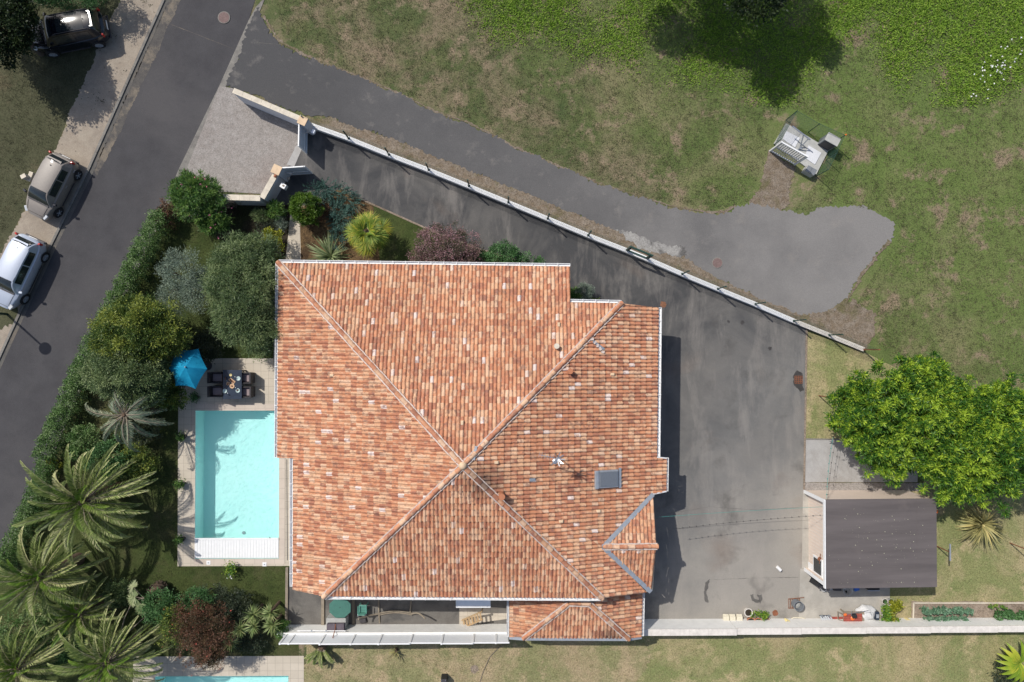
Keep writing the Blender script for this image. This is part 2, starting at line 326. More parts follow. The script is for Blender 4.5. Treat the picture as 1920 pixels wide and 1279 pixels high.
def tag(o, label, cat, group=None, kind=None):
    if kind: o['kind'] = kind
    if label: o['label'] = label
    if cat: o['category'] = cat
    if group: o['group'] = group
    return o
class T:
    """a thing: an Empty at its base whose parts are its children; shapes are given in place"""
    def __init__(s, name, label, cat, loc, group=None, rz=0, local=False):
        s.e = bpy.data.objects.new(name, None); COL.objects.link(s.e); s.e.empty_display_size = .2
        s.e.location = loc; s.e.rotation_euler = (0, 0, rz); s.loc = (0,0,0) if local else tuple(loc); tag(s.e, label, cat, group)
    def link(s, me, name, parent=None):
        o = bpy.data.objects.new(name, me); COL.objects.link(o); o.parent = parent or s.e; return o
    def part(s, name, mb, mat, parent=None, smooth=False, bevel=0, label=None):
        o = s.link(mb.mesh(name, M[mat] if isinstance(mat, str) else mat, smooth, s.loc), name, parent)
        if bevel:
            b = o.modifiers.new('bevel', 'BEVEL'); b.width = bevel; b.segments = 2; b.limit_method = 'ANGLE'
        if label: o['label'] = label
        return o
    def np(s, name, arr, mat, parent=None, kind=None):
        o = s.link(npmesh(name, arr[0]-np.array(s.loc), arr[1], M[mat], arr[2] if len(arr) > 2 else None), name, parent)
        if kind: o['kind'] = kind
        return o
def single(name, mb, mat, label, cat, group=None, smooth=False, kind=None, bevel=0):
    c = np.array([v for v in mb.v]); off = (float(c[:,0].mean()), float(c[:,1].mean()), float(c[:,2].min()))
    if kind == 'structure': off = (0,0,0)
    o = bpy.data.objects.new(name, mb.mesh(name, M[mat], smooth, off)); COL.objects.link(o); o.location = off
    if bevel: b = o.modifiers.new('bevel', 'BEVEL'); b.width = bevel; b.segments = 2; b.limit_method = 'ANGLE'
    return tag(o, label, cat, group, kind)
def npmesh(name, V, Fc, mat, tone=None):
    me = bpy.data.meshes.new(name); V = np.asarray(V, dtype=np.float32); Fc = np.asarray(Fc, dtype=np.int32); k = Fc.shape[1]
    me.vertices.add(len(V)); me.vertices.foreach_set('co', V.ravel())
    me.loops.add(Fc.size); me.loops.foreach_set('vertex_index', Fc.ravel())
    me.polygons.add(len(Fc)); me.polygons.foreach_set('loop_start', np.arange(0, Fc.size, k, dtype=np.int32))
    me.update(calc_edges=True)
    if tone is not None:
        a = me.attributes.new('tone', 'FLOAT', 'POINT'); a.data.foreach_set('value', np.asarray(tone, dtype=np.float32))
    me.materials.append(mat); me.validate(); return me
def cat_np(L):
    V = []; Fs = []; Tn = []; o = 0
    for v, f, t in L: V.append(v); Fs.append(f+o); Tn.append(t); o += len(v)
    return np.concatenate(V), np.concatenate(Fs), np.concatenate(Tn)
def nrm(a): return a/np.maximum(np.linalg.norm(a, axis=1, keepdims=True), 1e-6)
def leafq(p, d, L, Wd, tone, flat=.45):
    """diamond leaves: base p, long axis d"""
    n = len(p); L = np.broadcast_to(L, n)[:, None]; Wd = np.broadcast_to(Wd, n)[:, None]
    up = np.array([[0,0,1.]])+rng.normal(0, flat, (n, 3)); s = nrm(np.cross(d, up))
    V = np.stack([p, p+d*L*.5+s*Wd*.5, p+d*L, p+d*L*.5-s*Wd*.5], 1).reshape(-1, 3)
    return V, np.arange(4*n).reshape(n, 4), np.repeat(np.broadcast_to(tone, n), 4)
def pip(pts, poly):
    x, y = pts[:,0], pts[:,1]; ins = np.zeros(len(pts), bool); n = len(poly)
    for i in range(n):
        x1, y1 = poly[i][0], poly[i][1]; x2, y2 = poly[(i+1) % n][0], poly[(i+1) % n][1]
        if y1 == y2: continue
        ins ^= ((y1 > y) != (y2 > y)) & (x < (x2-x1)*(y-y1)/(y2-y1)+x1)
    return ins
def W2(poly, z=0): return [P(a, b, z) for a, b in poly]
def sheet(name, poly, z, mat, ragged=0, seed=1, label=None, world=False):
    """a flat ground sheet; ragged = how uneven its edge is, in metres"""
    pts = poly if world else W2(poly); r = random.Random(seed); out = []
    if ragged:
        for i, a in enumerate(pts):
            b = pts[(i+1) % len(pts)]; d = Vector((b[0]-a[0], b[1]-a[1])); n = max(1, int(d.length/.09)); nn = Vector((-d.y, d.x)).normalized() if d.length else d
            for k in range(n):
                j = r.gauss(0, ragged*.8)+ragged*1.2*math.sin(k*.19+i+seed) if k else 0
                out.append((a[0]+d.x*k/n+nn.x*j, a[1]+d.y*k/n+nn.y*j))
    else: out = [(p[0], p[1]) for p in pts]
    n = len(out); vs, _, fs, *_r = delaunay_2d_cdt([Vector(p) for p in out], [(i, (i+1) % n) for i in range(n)], [], 1, 1e-5)
    fs = [f if (vs[f[1]]-vs[f[0]]).cross(vs[f[2]]-vs[f[0]]) > 0 else f[::-1] for f in fs]
    me = bpy.data.meshes.new(name); me.from_pydata([(v.x, v.y, z) for v in vs], [], fs); me.materials.append(M[mat])
    o = bpy.data.objects.new(name, me); COL.objects.link(o); o['kind'] = 'structure'
    if label: o['label'] = label
    return o
def framed(name, x0, x1, y0, y1, holes, z, mat):
    """a rectangle with rectangular holes (world metres)"""
    xs = sorted({x0, x1, *[h[0] for h in holes], *[h[1] for h in holes]}); ys = sorted({y0, y1, *[h[2] for h in holes], *[h[3] for h in holes]})
    bm = bmesh.new(); vv = {}
    def v(i, j):
        if (i, j) not in vv: vv[i, j] = bm.verts.new((xs[i], ys[j], z))
        return vv[i, j]
    for i in range(len(xs)-1):
        for j in range(len(ys)-1):
            cx, cy = (xs[i]+xs[i+1])/2, (ys[j]+ys[j+1])/2
            if any(h[0] < cx < h[1] and h[2] < cy < h[3] for h in holes) or not (x0 < cx < x1 and y0 < cy < y1): continue
            bm.faces.new((v(i,j), v(i+1,j), v(i+1,j+1), v(i,j+1)))
    me = bpy.data.meshes.new(name); bm.to_mesh(me); bm.free(); me.materials.append(M[mat])
    o = bpy.data.objects.new(name, me); COL.objects.link(o); o['kind'] = 'structure'; return o
# ================================================================ THE SETTING: ground and paving
pl = P(367, 770); pr = P(523, 1047)                       # the pool's corners
POOL = (pl.x, pr.x, pr.y, pl.y)
q0 = P(291, 1268); POOL2 = (q0.x, P(541, 1268).x, q0.y-4.0, q0.y)
framed('ground', -75, 75, -60, 60, [POOL, POOL2], 0, 'g_field')
Z = lambda k: .004*k
ROADR = [(497,-60),(467,37),(412,160),(335,318),(308,385),(217,577),(133,758),(90,861),(30,985),(-60,1160)]
KERBL = [(340,-60),(311,0),(170,318),(102,455),(41,587),(0,677),(-60,810)]
sheet('grass_verge', [(330,-60),(225,0),(170,130),(135,200),(100,295),(37,410),(0,482),(-60,600),(-400,600),(-400,-60)], Z(1), 'g_verge')
sheet('dirt_path', [(262,-60),(225,0),(196,62),(170,130),(135,200),(100,295),(62,365),(37,410),(0,482),(-60,600),(-60,815),(0,679),(43,587),(104,455),(172,318),(313,0),(342,-60)], Z(2), 'dirt', .05)
sheet('bare_soil', [(-40,570),(0,560),(34,580),(30,600),(0,618),(-40,640)], Z(3), 'g_verge', .06, 5)
sheet('road', KERBL[::1]+ROADR[::-1], Z(4), 'asphalt')
sheet('gutter', [(309,2),(168,320),(100,457),(39,589),(-2,679),(-60,812),(-52,812),(7,679),(48,589),(109,457),(177,320),(317,2),(349,-60),(341,-60)], Z(5), 'gutterstrip')
sheet('worn_road_edge', [(318,0),(240,176),(178,318),(182,330),(200,300),(238,220),(262,165),(290,110),(318,45),(340,0),(360,-60),(346,-60)], Z(5), 'wornasph', .03, 3)
sheet('edge_strip', [(497,-60),(492,0),(480,14),(467,37),(412,160),(335,318),(308,385),(217,577),(133,758),(90,861),(30,985),(-60,1160),(-54,1160),(38,985),(98,861),(140,758),(225,577),(316,385),(350,318),(425,160),(481,37),(497,-2),(505,-60)], Z(6), 'kerb')
mb = MB()                                                  # low kerb stone between verge and gutter
for (a, b) in zip(KERBL[:-1], KERBL[1:]):
    A = P(a[0]-3, a[1]); B = P(b[0]-3, b[1]); n = int((B-A).length/1.0)
    for i in range(n): mb.bar(A.lerp(B, i/n)+Vector((0,0,.04)), A.lerp(B, (i+.985)/n)+Vector((0,0,.04)), .13, .09)
single('kerb', mb, 'kerb', None, None, kind='structure')
sheet('lane', [(480,15),(494,35),(522,78),(560,100),(600,118),(665,142),(745,175),(820,213),(880,232),(960,275),(1040,310),(1130,348),(1200,370),(1262,390),(1330,400),(1360,398),(1382,385),(1416,384),(1465,396),(1514,403),(1532,389),(1566,385),(1623,387),(1651,403),(1676,418),(1670,447),(1642,480),(1612,520),(1590,560),(1555,583),(1500,592),(1465,577),(1425,562),(1375,538),(1337,520),(1275,478),(1237,466),(1140,428),(880,322),(730,260),(625,222),(568,214),(437,164),(425,158)], Z(7), 'lane', .065, 2)
def band(name, pts, w, z, mat, seed=0):
    r = random.Random(seed); Pn = [P(*p) for p in pts]; up = []; dn = []
    for a, b in zip(Pn[:-1], Pn[1:]):
        n = max(1, int((b-a).length/.1)); s_ = (b-a).normalized().cross(V0z)
        for i in range(n): q = a.lerp(b, i/n); up.append(q+s_*w*r.uniform(.4, 1.3)*(.6+.5*math.sin(i*.13+seed))); dn.append(q-s_*w*r.uniform(.1, .8))
    return sheet(name, [(p.x, p.y) for p in up+dn[::-1]], z, mat, world=True)
V0z = Vector((0,0,1))
band('road_seam', [(316,44),(380,69),(441,93)], .02, Z(5)+.001, 'wornasph', 1); band('road_seam', [(482,80),(530,85)], .02, Z(8), 'stain2', 2)
band('yard_seam', [(1332,1087),(1400,1084),(1500,1082)], .012, Z(8)+.001, 'stain', 4); band('yard_seam', [(1240,965),(1330,950),(1420,956),(1500,951)], .008, Z(8)+.001, 'stain2', 6)
band('lane_edge', [(494,30),(522,76),(560,98),(600,116),(665,141),(745,174),(820,212),(880,231),(960,274),(1040,309),(1130,347),(1200,369),(1262,388),(1330,399),(1360,397),(1382,384)], .16, Z(6), 'strip', 3)
band('lane_edge', [(730,262),(880,324),(1140,430),(1237,468),(1275,480),(1337,522),(1375,540),(1425,564),(1465,579),(1500,594),(1555,585),(1590,562),(1612,522),(1642,482),(1670,449)], .22, Z(8), 'strip', 5)
sheet('lane_verge', [(575,222),(625,220),(730,258),(880,320),(1140,426),(1237,464),(1275,476),(1337,518),(1375,536),(1425,560),(1500,588),(1560,580),(1600,560),(1645,592),(1640,630),(1617,657),(1500,614),(1276,520),(1100,446),(880,356),(732,298),(580,238)], Z(6), 'strip', .06, 4)
sheet('lime_crust', [(1150,430),(1185,438),(1225,455),(1262,462),(1285,462),(1292,480),(1275,484),(1250,474),(1215,470),(1180,452)], Z(9), 'whitewear', .06, 6)
sheet('bare_path', [(1440,282),(1492,312),(1484,345),(1478,388),(1465,398),(1416,386),(1405,384),(1425,350),(1432,310)], Z(5), 'strip', .06, 8)
sheet('gravel_apron', [(412,162),(437,166),(565,222),(561,275),(541,312),(516,320),(495,364),(425,360),(330,360),(350,318)], Z(8), 'gravel')
DRIVE = [(566,228),(586,240),(732,297),(880,355),(1026,415),(1170,474),(1276,518),(1412,574),(1511,617),(1508,900),(1502,1164),(900,1164),(900,600),(1010,540),(1000,497),(905,468),(805,430),(660,366),(640,352),(590,385),(500,384),(522,334),(541,312),(566,262)]
sheet('driveway', DRIVE, Z(7), 'drive')
sheet('gate_threshold', [(556,273),(567,278),(552,313),(538,309)], Z(9), 'concrete_pad')
sheet('yard', [(542,1100),(612,1100),(612,1120),(960,1115),(960,1180),(537,1180),(539,1063)], Z(8), 'yard')
sheet('garden_soil', [(330,362),(500,372),(520,384),(548,384),(548,470),(520,500),(400,440),(322,395)], Z(5), 'soil', .05, 9)
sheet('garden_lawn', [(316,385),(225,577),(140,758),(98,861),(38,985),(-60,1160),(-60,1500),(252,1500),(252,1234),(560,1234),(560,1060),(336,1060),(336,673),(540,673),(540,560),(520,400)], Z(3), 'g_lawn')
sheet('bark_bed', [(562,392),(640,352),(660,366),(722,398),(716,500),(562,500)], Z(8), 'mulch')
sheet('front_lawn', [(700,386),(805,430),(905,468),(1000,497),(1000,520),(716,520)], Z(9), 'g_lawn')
sheet('garden_path', [(546,384),(563,384),(563,430),(565,500),(534,500),(541,440)], Z(9), 'tiles')
sheet('side_path', [(512,555),(535,555),(535,680),(513,680)], Z(7), 'kerb')
sheet('orchard_grass', [(1513,622),(1620,660),(1700,700),(1700,824),(1511,824)], Z(5), 'g_garden')
sheet('concrete_pad', [(1509,824),(1720,824),(1720,904),(1508,904)], Z(6), 'concrete_pad')
sheet('gravel_bed', [(1508,905),(1730,906),(1730,921),(1508,921)], Z(5), 'gravel', .01)
sheet('shed_plinth', [(1505,921.5),(1530,921.5),(1530,1065.5),(1503,1065.5)], Z(8), 'concrete')
sheet('shed_apron', [(1500,1066),(1668,1066),(1668,1166),(1497,1166)], Z(8), 'concrete')
sheet('garden_grass', [(1668,921),(1730,906),(1760,850),(2200,850),(2200,1600),(575,1600),(575,1196),(1206,1192),(1500,1180),(1668,1166)], Z(2), 'g_garden')
sheet('neighbour_lawn', [(572,1196),(1240,1192),(1130,1400),(572,1400)], Z(3), 'g_side', .12, 3)
sheet('planting_bed', [(1708,1128),(2050,1128),(2050,1168),(1708,1168)], Z(6), 'bedsoil', .02)
# terrace round both pools
a = P(335, 672); b = P(548, 1061)
framed('terrace', a.x, b.x, b.y, a.y, [POOL], .02, 'tiles')
t2 = (P(250, 1232).x, P(570, 1232).x, P(0, 1232).y-6, P(0, 1232).y)
framed('neighbour_terrace', *t2, [POOL2], .02, 'tiles')
cp = .42
framed('pool_border', POOL[0]-.02, POOL[1]+cp*.8, POOL[2]-cp*.7, POOL[3]+cp*.9, [POOL], .034, 'coping')
# pale stains, covers and marks in the paving
def disc(name, px, py, r, z, mat, n=22, seed=0, wob=0.0, label=None):
    c = P(px, py); rr = random.Random(seed)
    pts = [(c.x+math.cos(2*PI*i/n)*r*(1+rr.uniform(-wob, wob)), c.y+math.sin(2*PI*i/n)*r*(1+rr.uniform(-wob, wob))) for i in range(n)]
    return sheet(name, pts, z, mat, world=True, label=label)
disc('rust_mark', 1243, 571, .17, Z(9), 'skid', seed=2, wob=.2)
disc('oil_stain', 1392, 604, .10, Z(9), 'stain', seed=3, wob=.6); disc('oil_stain', 1366, 603, .07, Z(9), 'stain', seed=4, wob=.6)
disc('oil_stain', 1443, 653, .09, Z(9), 'stain', seed=5, wob=.4)
disc('rust_stain', 1453, 1149, .17, Z(9), 'rust', seed=8, wob=.15)
sheet('crack', [(1322,1092),(1332,1085),(1328,1100),(1324,1112),(1328,1130),(1322,1128),(1319,1110)], Z(9), 'stain2', .03, 3)
sheet('crack', [(1406,1115),(1412,1113),(1414,1122),(1424,1126),(1422,1130),(1410,1126)], Z(9), 'stain2', .02, 4)
sheet('crack', [(1419,1114),(1428,1114),(1429,1124),(1425,1132),(1422,1124)], Z(9), 'stain2', .02, 5)
def cover(px, py, r, label, mat='ironred', grate=False):
    c = P(px, py, Z(9)); t = T('manhole_cover', label, 'manhole cover', c)
    m = MB().lathe([(r, 0), (r, .012), (r*.93, .014)], c, 24); t.part('frame', m, 'kerb')
    m = MB().lathe([(r*.88, .005), (r*.88, .018)], c, 24); t.part('lid', m, mat)
    m = MB()
    for i in range(-3, 4):
        w = math.sqrt(max(0, 1-(i/4)**2))*r*.8
        m.box((c.x, c.y+i*r*.22, c.z+.02), (2*w, .02, .006))
    t.part('ribs', m, 'ironred')
cover(420, 33, .34, 'round reddish manhole cover in the street at the top')
cover(1345, 493, .30, 'rusty round manhole cover in the dead-end lane')
c = P(1497, 712, Z(8)); t = T('drain_grate', 'rusty square drain grate in patched asphalt by the yard edge', 'drain', c)
m = MB(); [m.bar((c.x-.2, c.y+.2-.1*i, c.z+.01), (c.x+.2, c.y+.2-.1*i, c.z+.01), .03) for i in range(5)]; [m.bar((c.x-.2+.1*i, c.y+.2, c.z+.012), (c.x-.2+.1*i, c.y-.2, c.z+.012), .03) for i in range(5)]
t.part('grate', m, 'rust')
sheet('asphalt_patch', [(1494,694),(1504,700),(1507,732),(1500,735),(1488,722),(1487,704)], Z(9)-.001, 'stain', .03, 9)
# kerb lines of the yard
def kerbline(pts, w, h, mat='kerb', name='kerb'):
    m = MB()
    for a, b in zip(pts[:-1], pts[1:]): m.bar(P(*a)+Vector((0,0,h/2)), P(*b)+Vector((0,0,h/2)), w, h)
    single(name, m, mat, None, None, kind='structure')
kerbline([(1512,617),(1507,918)], .09, .06, 'bedsoil'); kerbline([(1509,823),(1600,824)], .07, .05)
kerbline([(640,352),(664,368),(805,431),(905,469),(1004,498)], .09, .06, 'bedsoil')
kerbline([(539,1063),(538,1170)], .14, .12, 'greywood'); kerbline([(606,1118),(606,1172)], .16, .12, 'greywood'); kerbline([(663,1123),(663,1172)], .14, .1, 'greywood')
kerbline([(1712,1130),(2050,1130)], .06, .08, 'cap'); kerbline([(1712,1130),(1711,1166)], .06, .08, 'cap')
# ================================================================ POOLS
def pool(R, depth, label, name='swimming_pool', cover=False):
    x0, x1, y0, y1 = R; t = T(name, label, 'pool', ((x0+x1)/2, (y0+y1)/2, 0))
    m = MB(); zt, zb = .03, -depth
    m.add([(x0,y0,zb),(x1,y0,zb),(x1,y1,zb),(x0,y1,zb)], [(0,1,2,3)])
    for a, b in (((x0,y0),(x1,y0)),((x1,y0),(x1,y1)),((x1,y1),(x0,y1)),((x0,y1),(x0,y0))):
        m.add([(a[0],a[1],zb),(b[0],b[1],zb),(b[0],b[1],zt),(a[0],a[1],zt)], [(0,1,2,3)])
    t.part('basin', m, 'liner')
    w = MB().add([(x0,y0,-.07),(x1,y0,-.07),(x1,y1,-.07),(x0,y1,-.07)], [(0,1,2,3)]); t.part('water', w, 'water')
    return t
tp = pool(POOL, 1.05, 'turquoise rectangular pool with white slatted cover bench beside the house')
m = MB(); ys = POOL[3]-.05                                     # corner seat of steps under the north-east edge
for i in range(3): m.prism([(POOL[1]-1.5+i*.35, ys), (POOL[1]-.02, ys), (POOL[1]-.02, ys-1.5+i*.35)], -1.04+i*.25, -.79+i*.25)
tp.part('steps', m, 'liner')
m = MB(); yb = P(0, 1047).y; yt = P(0, 1012).y; n = 30
for i in range(n):
    w = (POOL[1]-POOL[0])/n; m.box((POOL[0]+w*(i+.5), (yb+yt)/2, .045), (w-.012, yt-yb, .04))
tp.part('cover_bench', m, 'white')
m = MB().bar((POOL[0], yt+.03, .055), (POOL[1], yt+.03, .055), .09, .07); tp.part('cover_beam', m, 'white')
m = MB(); c = P(457, 999, -1.03); m.lathe([(.09, 0), (.09, .02)], c, 14); tp.part('floor_drain', m, 'zinc')
m = MB(); c = P(507, 1010, .02); m.bar(c, c+Vector((0,.1,.12)), .03); tp.part('thermometer', m, 'black')
m = MB().bar((P(538,862).x, P(0,862).y, .024), (P(539,1052).x, P(0,1052).y, .024), .035, .012)
single('terrace_drain', m, 'dark', 'thin dark slot drain along the terrace between pool and house', 'drain')
for px, py, s in ((391, 1055, 'left of the potted rose'), (496, 1058, 'right of the potted rose')):
    c = P(px, py, .02); t = T('skimmer_lid', f'small white square lid on the terrace edge, {s}', 'skimmer lid', c, 'skimmer lids')
    t.part('plate', MB().box(c+Vector((0,0,.01)), (.22,.22,.02)), 'white', bevel=.004); t.part('knob', MB().lathe([(.03,0),(.03,.03)], c+Vector((0,0,.02)), 10), 'zinc')
tp2 = pool(POOL2, 1.05, 'second turquoise pool on the neighbouring plot at the bottom edge')
# ================================================================ THE HOUSE
zp, SL = 6.1, .33
PK = P(868, 873, zp)
def plane_pt(px, py, n, base=None, z0=None):
    """where the line of sight to a roof point meets the roof slope falling from base along n"""
    base = base or PK; lo = P(px, py, 0); up = P(px, py, 10); d = (up-lo)
    f = lambda t: (lo+d*t).z - ((base.z) - SL*((lo+d*t)-base).dot(n))
    a, b = 0., 1.
    for _ in range(40):
        m_ = (a+b)/2
        if f(m_) > 0: b = m_
        else: a = m_
    return lo+d*a
a_ = math.radians(.6); EX = Vector((math.cos(a_), -math.sin(a_), 0)); NY = Vector((math.sin(a_), math.cos(a_), 0))
DIRN = {'N': NY, 'S': -NY, 'E': EX, 'W': -EX}
def tile_field(pieces, n, base, seed=0, pw=.190, pl_=.327):
    """real canal tiles over convex plan pieces of a slope falling along n"""
    r = np.random.default_rng(seed); n = Vector(n); v = (-n + Vector((0,0,SL))).normalized()      # up the slope
    u = v.cross(Vector((0,0,1))).normalized(); nn = u.cross(v).normalized()
    if nn.z < 0: nn = -nn
    out = bmesh.new()
    for poly in pieces:
        loc = [((p-base).dot(u), (p-base).dot(v)) for p in poly]
        u0, u1 = min(l[0] for l in loc), max(l[0] for l in loc); v0, v1 = min(l[1] for l in loc), max(l[1] for l in loc)
        ca = sum(l[0] for l in loc)/len(loc), sum(l[1] for l in loc)/len(loc)
        I = np.arange(math.floor(u0/pw)-1, math.ceil(u1/pw)+1); J = np.arange(math.floor(v0/pl_)-1, math.ceil(v1/pl_)+1)
        ii, jj = np.meshgrid(I, J); ii = ii.ravel(); jj = jj.ravel()
        cu, cv = (ii+.5)*pw, (jj+.5)*pl_; keep = np.ones(len(ii), bool)
        k = len(loc); area = sum(loc[i][0]*loc[(i+1)%k][1]-loc[(i+1)%k][0]*loc[i][1] for i in range(k)); sg = 1 if area > 0 else -1
        for i in range(k):
            x1, y1 = loc[i]; x2, y2 = loc[(i+1)%k]; L = math.hypot(x2-x1, y2-y1)
            if L < 1e-4: continue
            keep &= sg*((x2-x1)*(cv-y1)-(y2-y1)*(cu-x1))/L > -.3
        ii = ii[keep]; jj = jj[keep]; N = len(ii)
        tt = np.array([0, .1, .22, .35, .48, .6, .7, .86, 1.0]); hh = np.where(tt <= .7, .053*np.sin(np.pi*np.clip(tt/.7, 0, 1))**.8, -.02*np.sin(np.pi*(tt-.7)/.3))
        rows = [(0, -.05, 1.0), (0, 0, 1.0), (1.03, 0, .86)]                      # lip, front, back
        uu = (ii[:, None]+tt[None, :])*pw + r.normal(0, .004, (N, 1))
        sk_ = r.normal(0, .006, (N, 1)); lift = r.normal(0, .005, (N, 1))
        V = []
        for fr, dz, k_ in rows:
            vv = (jj[:, None]+fr)*pl_ + np.zeros_like(uu); hv = hh[None, :]*k_ + (.036 if fr == 0 else .0) + dz*(hh[None, :] > .005) + lift
            U3 = uu+sk_*(1 if fr else -1)
            V.append(np.array(base)[None, None, :] + U3[..., None]*np.array(u) + vv[..., None]*np.array(v) + hv[..., None]*np.array(nn))
        V = np.stack(V, 1); nt = len(tt)                                           # N,3,nt,3
        base_i = (np.arange(N)*3*nt)[:, None, None]
        q = np.array([[[a*nt+b, a*nt+b+1, (a+1)*nt+b+1, (a+1)*nt+b] for b in range(nt-1)] for a in range(2)]).reshape(-1, 4)
        Fq = (np.arange(N)*3*nt)[:, None, None]+q[None]
        me = npmesh('tmp', V.reshape(-1, 3), Fq.reshape(-1, 4), M['roof'])
        bm = bmesh.new(); bm.from_mesh(me); bpy.data.meshes.remove(me)
        for i in range(len(poly)):
            a, b = poly[i], poly[(i+1) % len(poly)]; d = Vector((b.x-a.x, b.y-a.y, 0))
            if d.length < 1e-4: continue
            pn = Vector((d.y, -d.x, 0)).normalized(); cc = sum(((p-a).dot(pn) for p in poly))
            if cc > 0: pn = -pn
            bmesh.ops.bisect_plane(bm, geom=bm.verts[:]+bm.edges[:]+bm.faces[:], plane_co=a, plane_no=pn, clear_outer=True)
        tm = bpy.data.meshes.new('t2'); bm.to_mesh(tm); bm.free(); out.from_mesh(tm); bpy.data.meshes.remove(tm)
    for f in out.faces:
        if f.normal.z < 0: f.normal_flip()
    return out
hc = P(868, 860, 0); house = T('house', 'large bungalow with a hipped orange terracotta tile roof beside the pool', 'house', hc)
def slope(pieces, n, base=None, seed=0, th=house):
    bm = tile_field(pieces, n, base or PK, seed); me = bpy.data.meshes.new('roof_slope'); 
    bmesh.ops.translate(bm, verts=bm.verts, vec=-Vector(th.loc)); bm.to_mesh(me); bm.free(); me.materials.append(M['roof']); me.shade_smooth(); me.set_sharp_from_angle(angle=math.radians(50))
    return th.link(me, 'roof_slope')
pp = lambda pts, s, base=None: [plane_pt(x, y, DIRN[s], base) for x, y in pts]
NWc = plane_pt(522, 493, DIRN['N']); NEc = plane_pt(1165, 569, DIRN['N']); SEc = plane_pt(1128, 1121, DIRN['S']); SWc = plane_pt(608, 1118, DIRN['S'])
def on(a, b, px):                                           # the hip point seen at picture column px
    x, y = a[0]+(b[0]-a[0])*(px-a[0])/(b[0]-a[0]), a[1]+(b[1]-a[1])*(px-a[0])/(b[0]-a[0]); return (x, y)
hn = on((1165,569), (868,873), 1069)
Nf = [[PK, NWc]+pp([(1069,500), hn], 'N'), pp([hn, (1069,567)], 'N')+[NEc]]
Ef = [[PK, NEc]+pp([(1235,577),(1232,858),(1224,926),(1130,1025)], 'E'), pp([(1232,858),(1250,859),(1249,921),(1224,926)], 'E'), [PK]+pp([(1130,1025),(1213,1111)], 'E')+[SEc]]
wa, = pp([(520,858)], 'W'); wc, = pp([(549,1106)], 'W'); wb = wa.lerp(PK, (wc.x-wa.x)/(PK.x-wa.x))
Wf = [[PK, NWc, wa], [PK, wb, wc, SWc]]
Sf = [[PK, SEc, SWc]]
for s_, pcs, sd_ in (('N', Nf, 1), ('E', Ef, 2), ('W', Wf, 3), ('S', Sf, 4)): slope(pcs, DIRN[s_], seed=sd_)
# the gabled bay on the east side
V0 = plane_pt(1130, 1025, DIRN['E']); zr = V0.z
R1 = P(1230, 1024, zr); gN = plane_pt(1224, 926, NY, V0); gS = plane_pt(1220, 1109, -NY, V0)
gNe = Vector((R1.x, gN.y, gN.z)); gSe = Vector((R1.x, gS.y, gS.z))
slope([[V0, R1, gN]], NY, V0, 5); slope([[V0, R1, gS]], -NY, V0, 6)
def hipline(a, b, th=house, r=.115, name='ridge_tiles', end=0):
    """half-round caps laid over a hip, bedded in pale mortar"""
    bm = bmesh.new(); d = b-a; L = d.length; d.normalize(); n = max(1, int(L/.38)); st = L/n
    sd = d.cross(Vector((0,0,1))).normalized(); up = sd.cross(d); rr = random.Random(int(L*100))
    for i in range(n):
        s0, s1 = i*st, (i+1.12)*st; jit = rr.uniform(-.012, .012); vs = []
        for s_, rad, lift in ((s0, r*.86, .0), (s1, r*1.06, .022)):
            for k in range(8):
                t_ = PI*k/7; vs.append(bm.verts.new(a+d*s_+sd*(math.cos(t_)*rad+jit)+up*(math.sin(t_)*rad+.035+lift)))
        for k in range(7): bm.faces.new((vs[k], vs[k+1], vs[k+9], vs[k+8]))
        bm.faces.new(vs[8:]) 
    bmesh.ops.recalc_face_normals(bm, faces=bm.faces); bmesh.ops.translate(bm, verts=bm.verts, vec=-Vector(th.loc))
    me = bpy.data.meshes.new(name); bm.to_mesh(me); bm.free(); me.materials.append(M['roof']); me.shade_smooth(); me.set_sharp_from_angle(angle=math.radians(60))
    o = th.link(me, name)
    k = int(L/.2)
    for sgn in (-1, 1):
        m = MB()
        for i in range(k):
            w = .05+.03*rr.random()
            if 1: m.bar(a+d*(i*L/k)+sd*sgn*(r+.02)+up*.045, a+d*((i+1.02)*L/k)+sd*sgn*(r+.02+rr.uniform(-.012,.012))+up*.045, w, .03)
        th.part('mortar_bed', m, 'mortar', parent=o)
hipline(PK, NWc); hipline(PK, NEc); hipline(PK, SEc); hipline(PK, SWc); hipline(V0, R1+Vector((.05,0,0)))
m = MB().lathe([(.17,0),(.19,.05),(.14,.14),(.06,.19)], PK+Vector((0,0,.05)), 14); house.part('finial', m, 'capterra', smooth=True)
def strip(th, a, b, w, mat, name, lift=.06, h=.012):
    th.part(name, MB().bar(a+Vector((0,0,lift)), b+Vector((0,0,lift)), w, h), mat)
strip(house, V0, gN, .22, 'zinc', 'valley_flashing', .09); strip(house, V0, gS, .22, 'zinc', 'valley_flashing', .09)
EV = {}
def gutter(th, a, b, out, w=.12, name='gutter'):
    """a white half-round gutter with its brackets along an eave from a to b"""
    o_ = Vector(out).normalized(); dn = Vector((0,0,-.09)); m = MB(); A = a+o_*.03+dn; B = b+o_*.03+dn
    m.bar(A+o_*w/2-Vector((0,0,.05)), B+o_*w/2-Vector((0,0,.05)), w, .012)
    m.bar(A+o_*(w+.006), B+o_*(w+.006), .025, .11); m.bar(A-o_*.006, B-o_*.006, .012, .10)
    for e, s_ in ((A, -1), (B, 1)): m.bar(e+o_*(-.012), e+o_*(w+.018), .02, .11)
    L = (B-A).length; n = int(L/.62)
    for i in range(1, n): c = A.lerp(B, i/n); m.bar(c+Vector((0,0,.062)), c+o_*(w+.03)+Vector((0,0,.062)), .03, .008)
    th.part(name, m, 'white')
nE = pp([(1069,500)], 'N')[0]; gutter(house, NWc, nE, NY); n1, = pp([(1069,567)], 'N'); gutter(house, n1, NEc, NY)
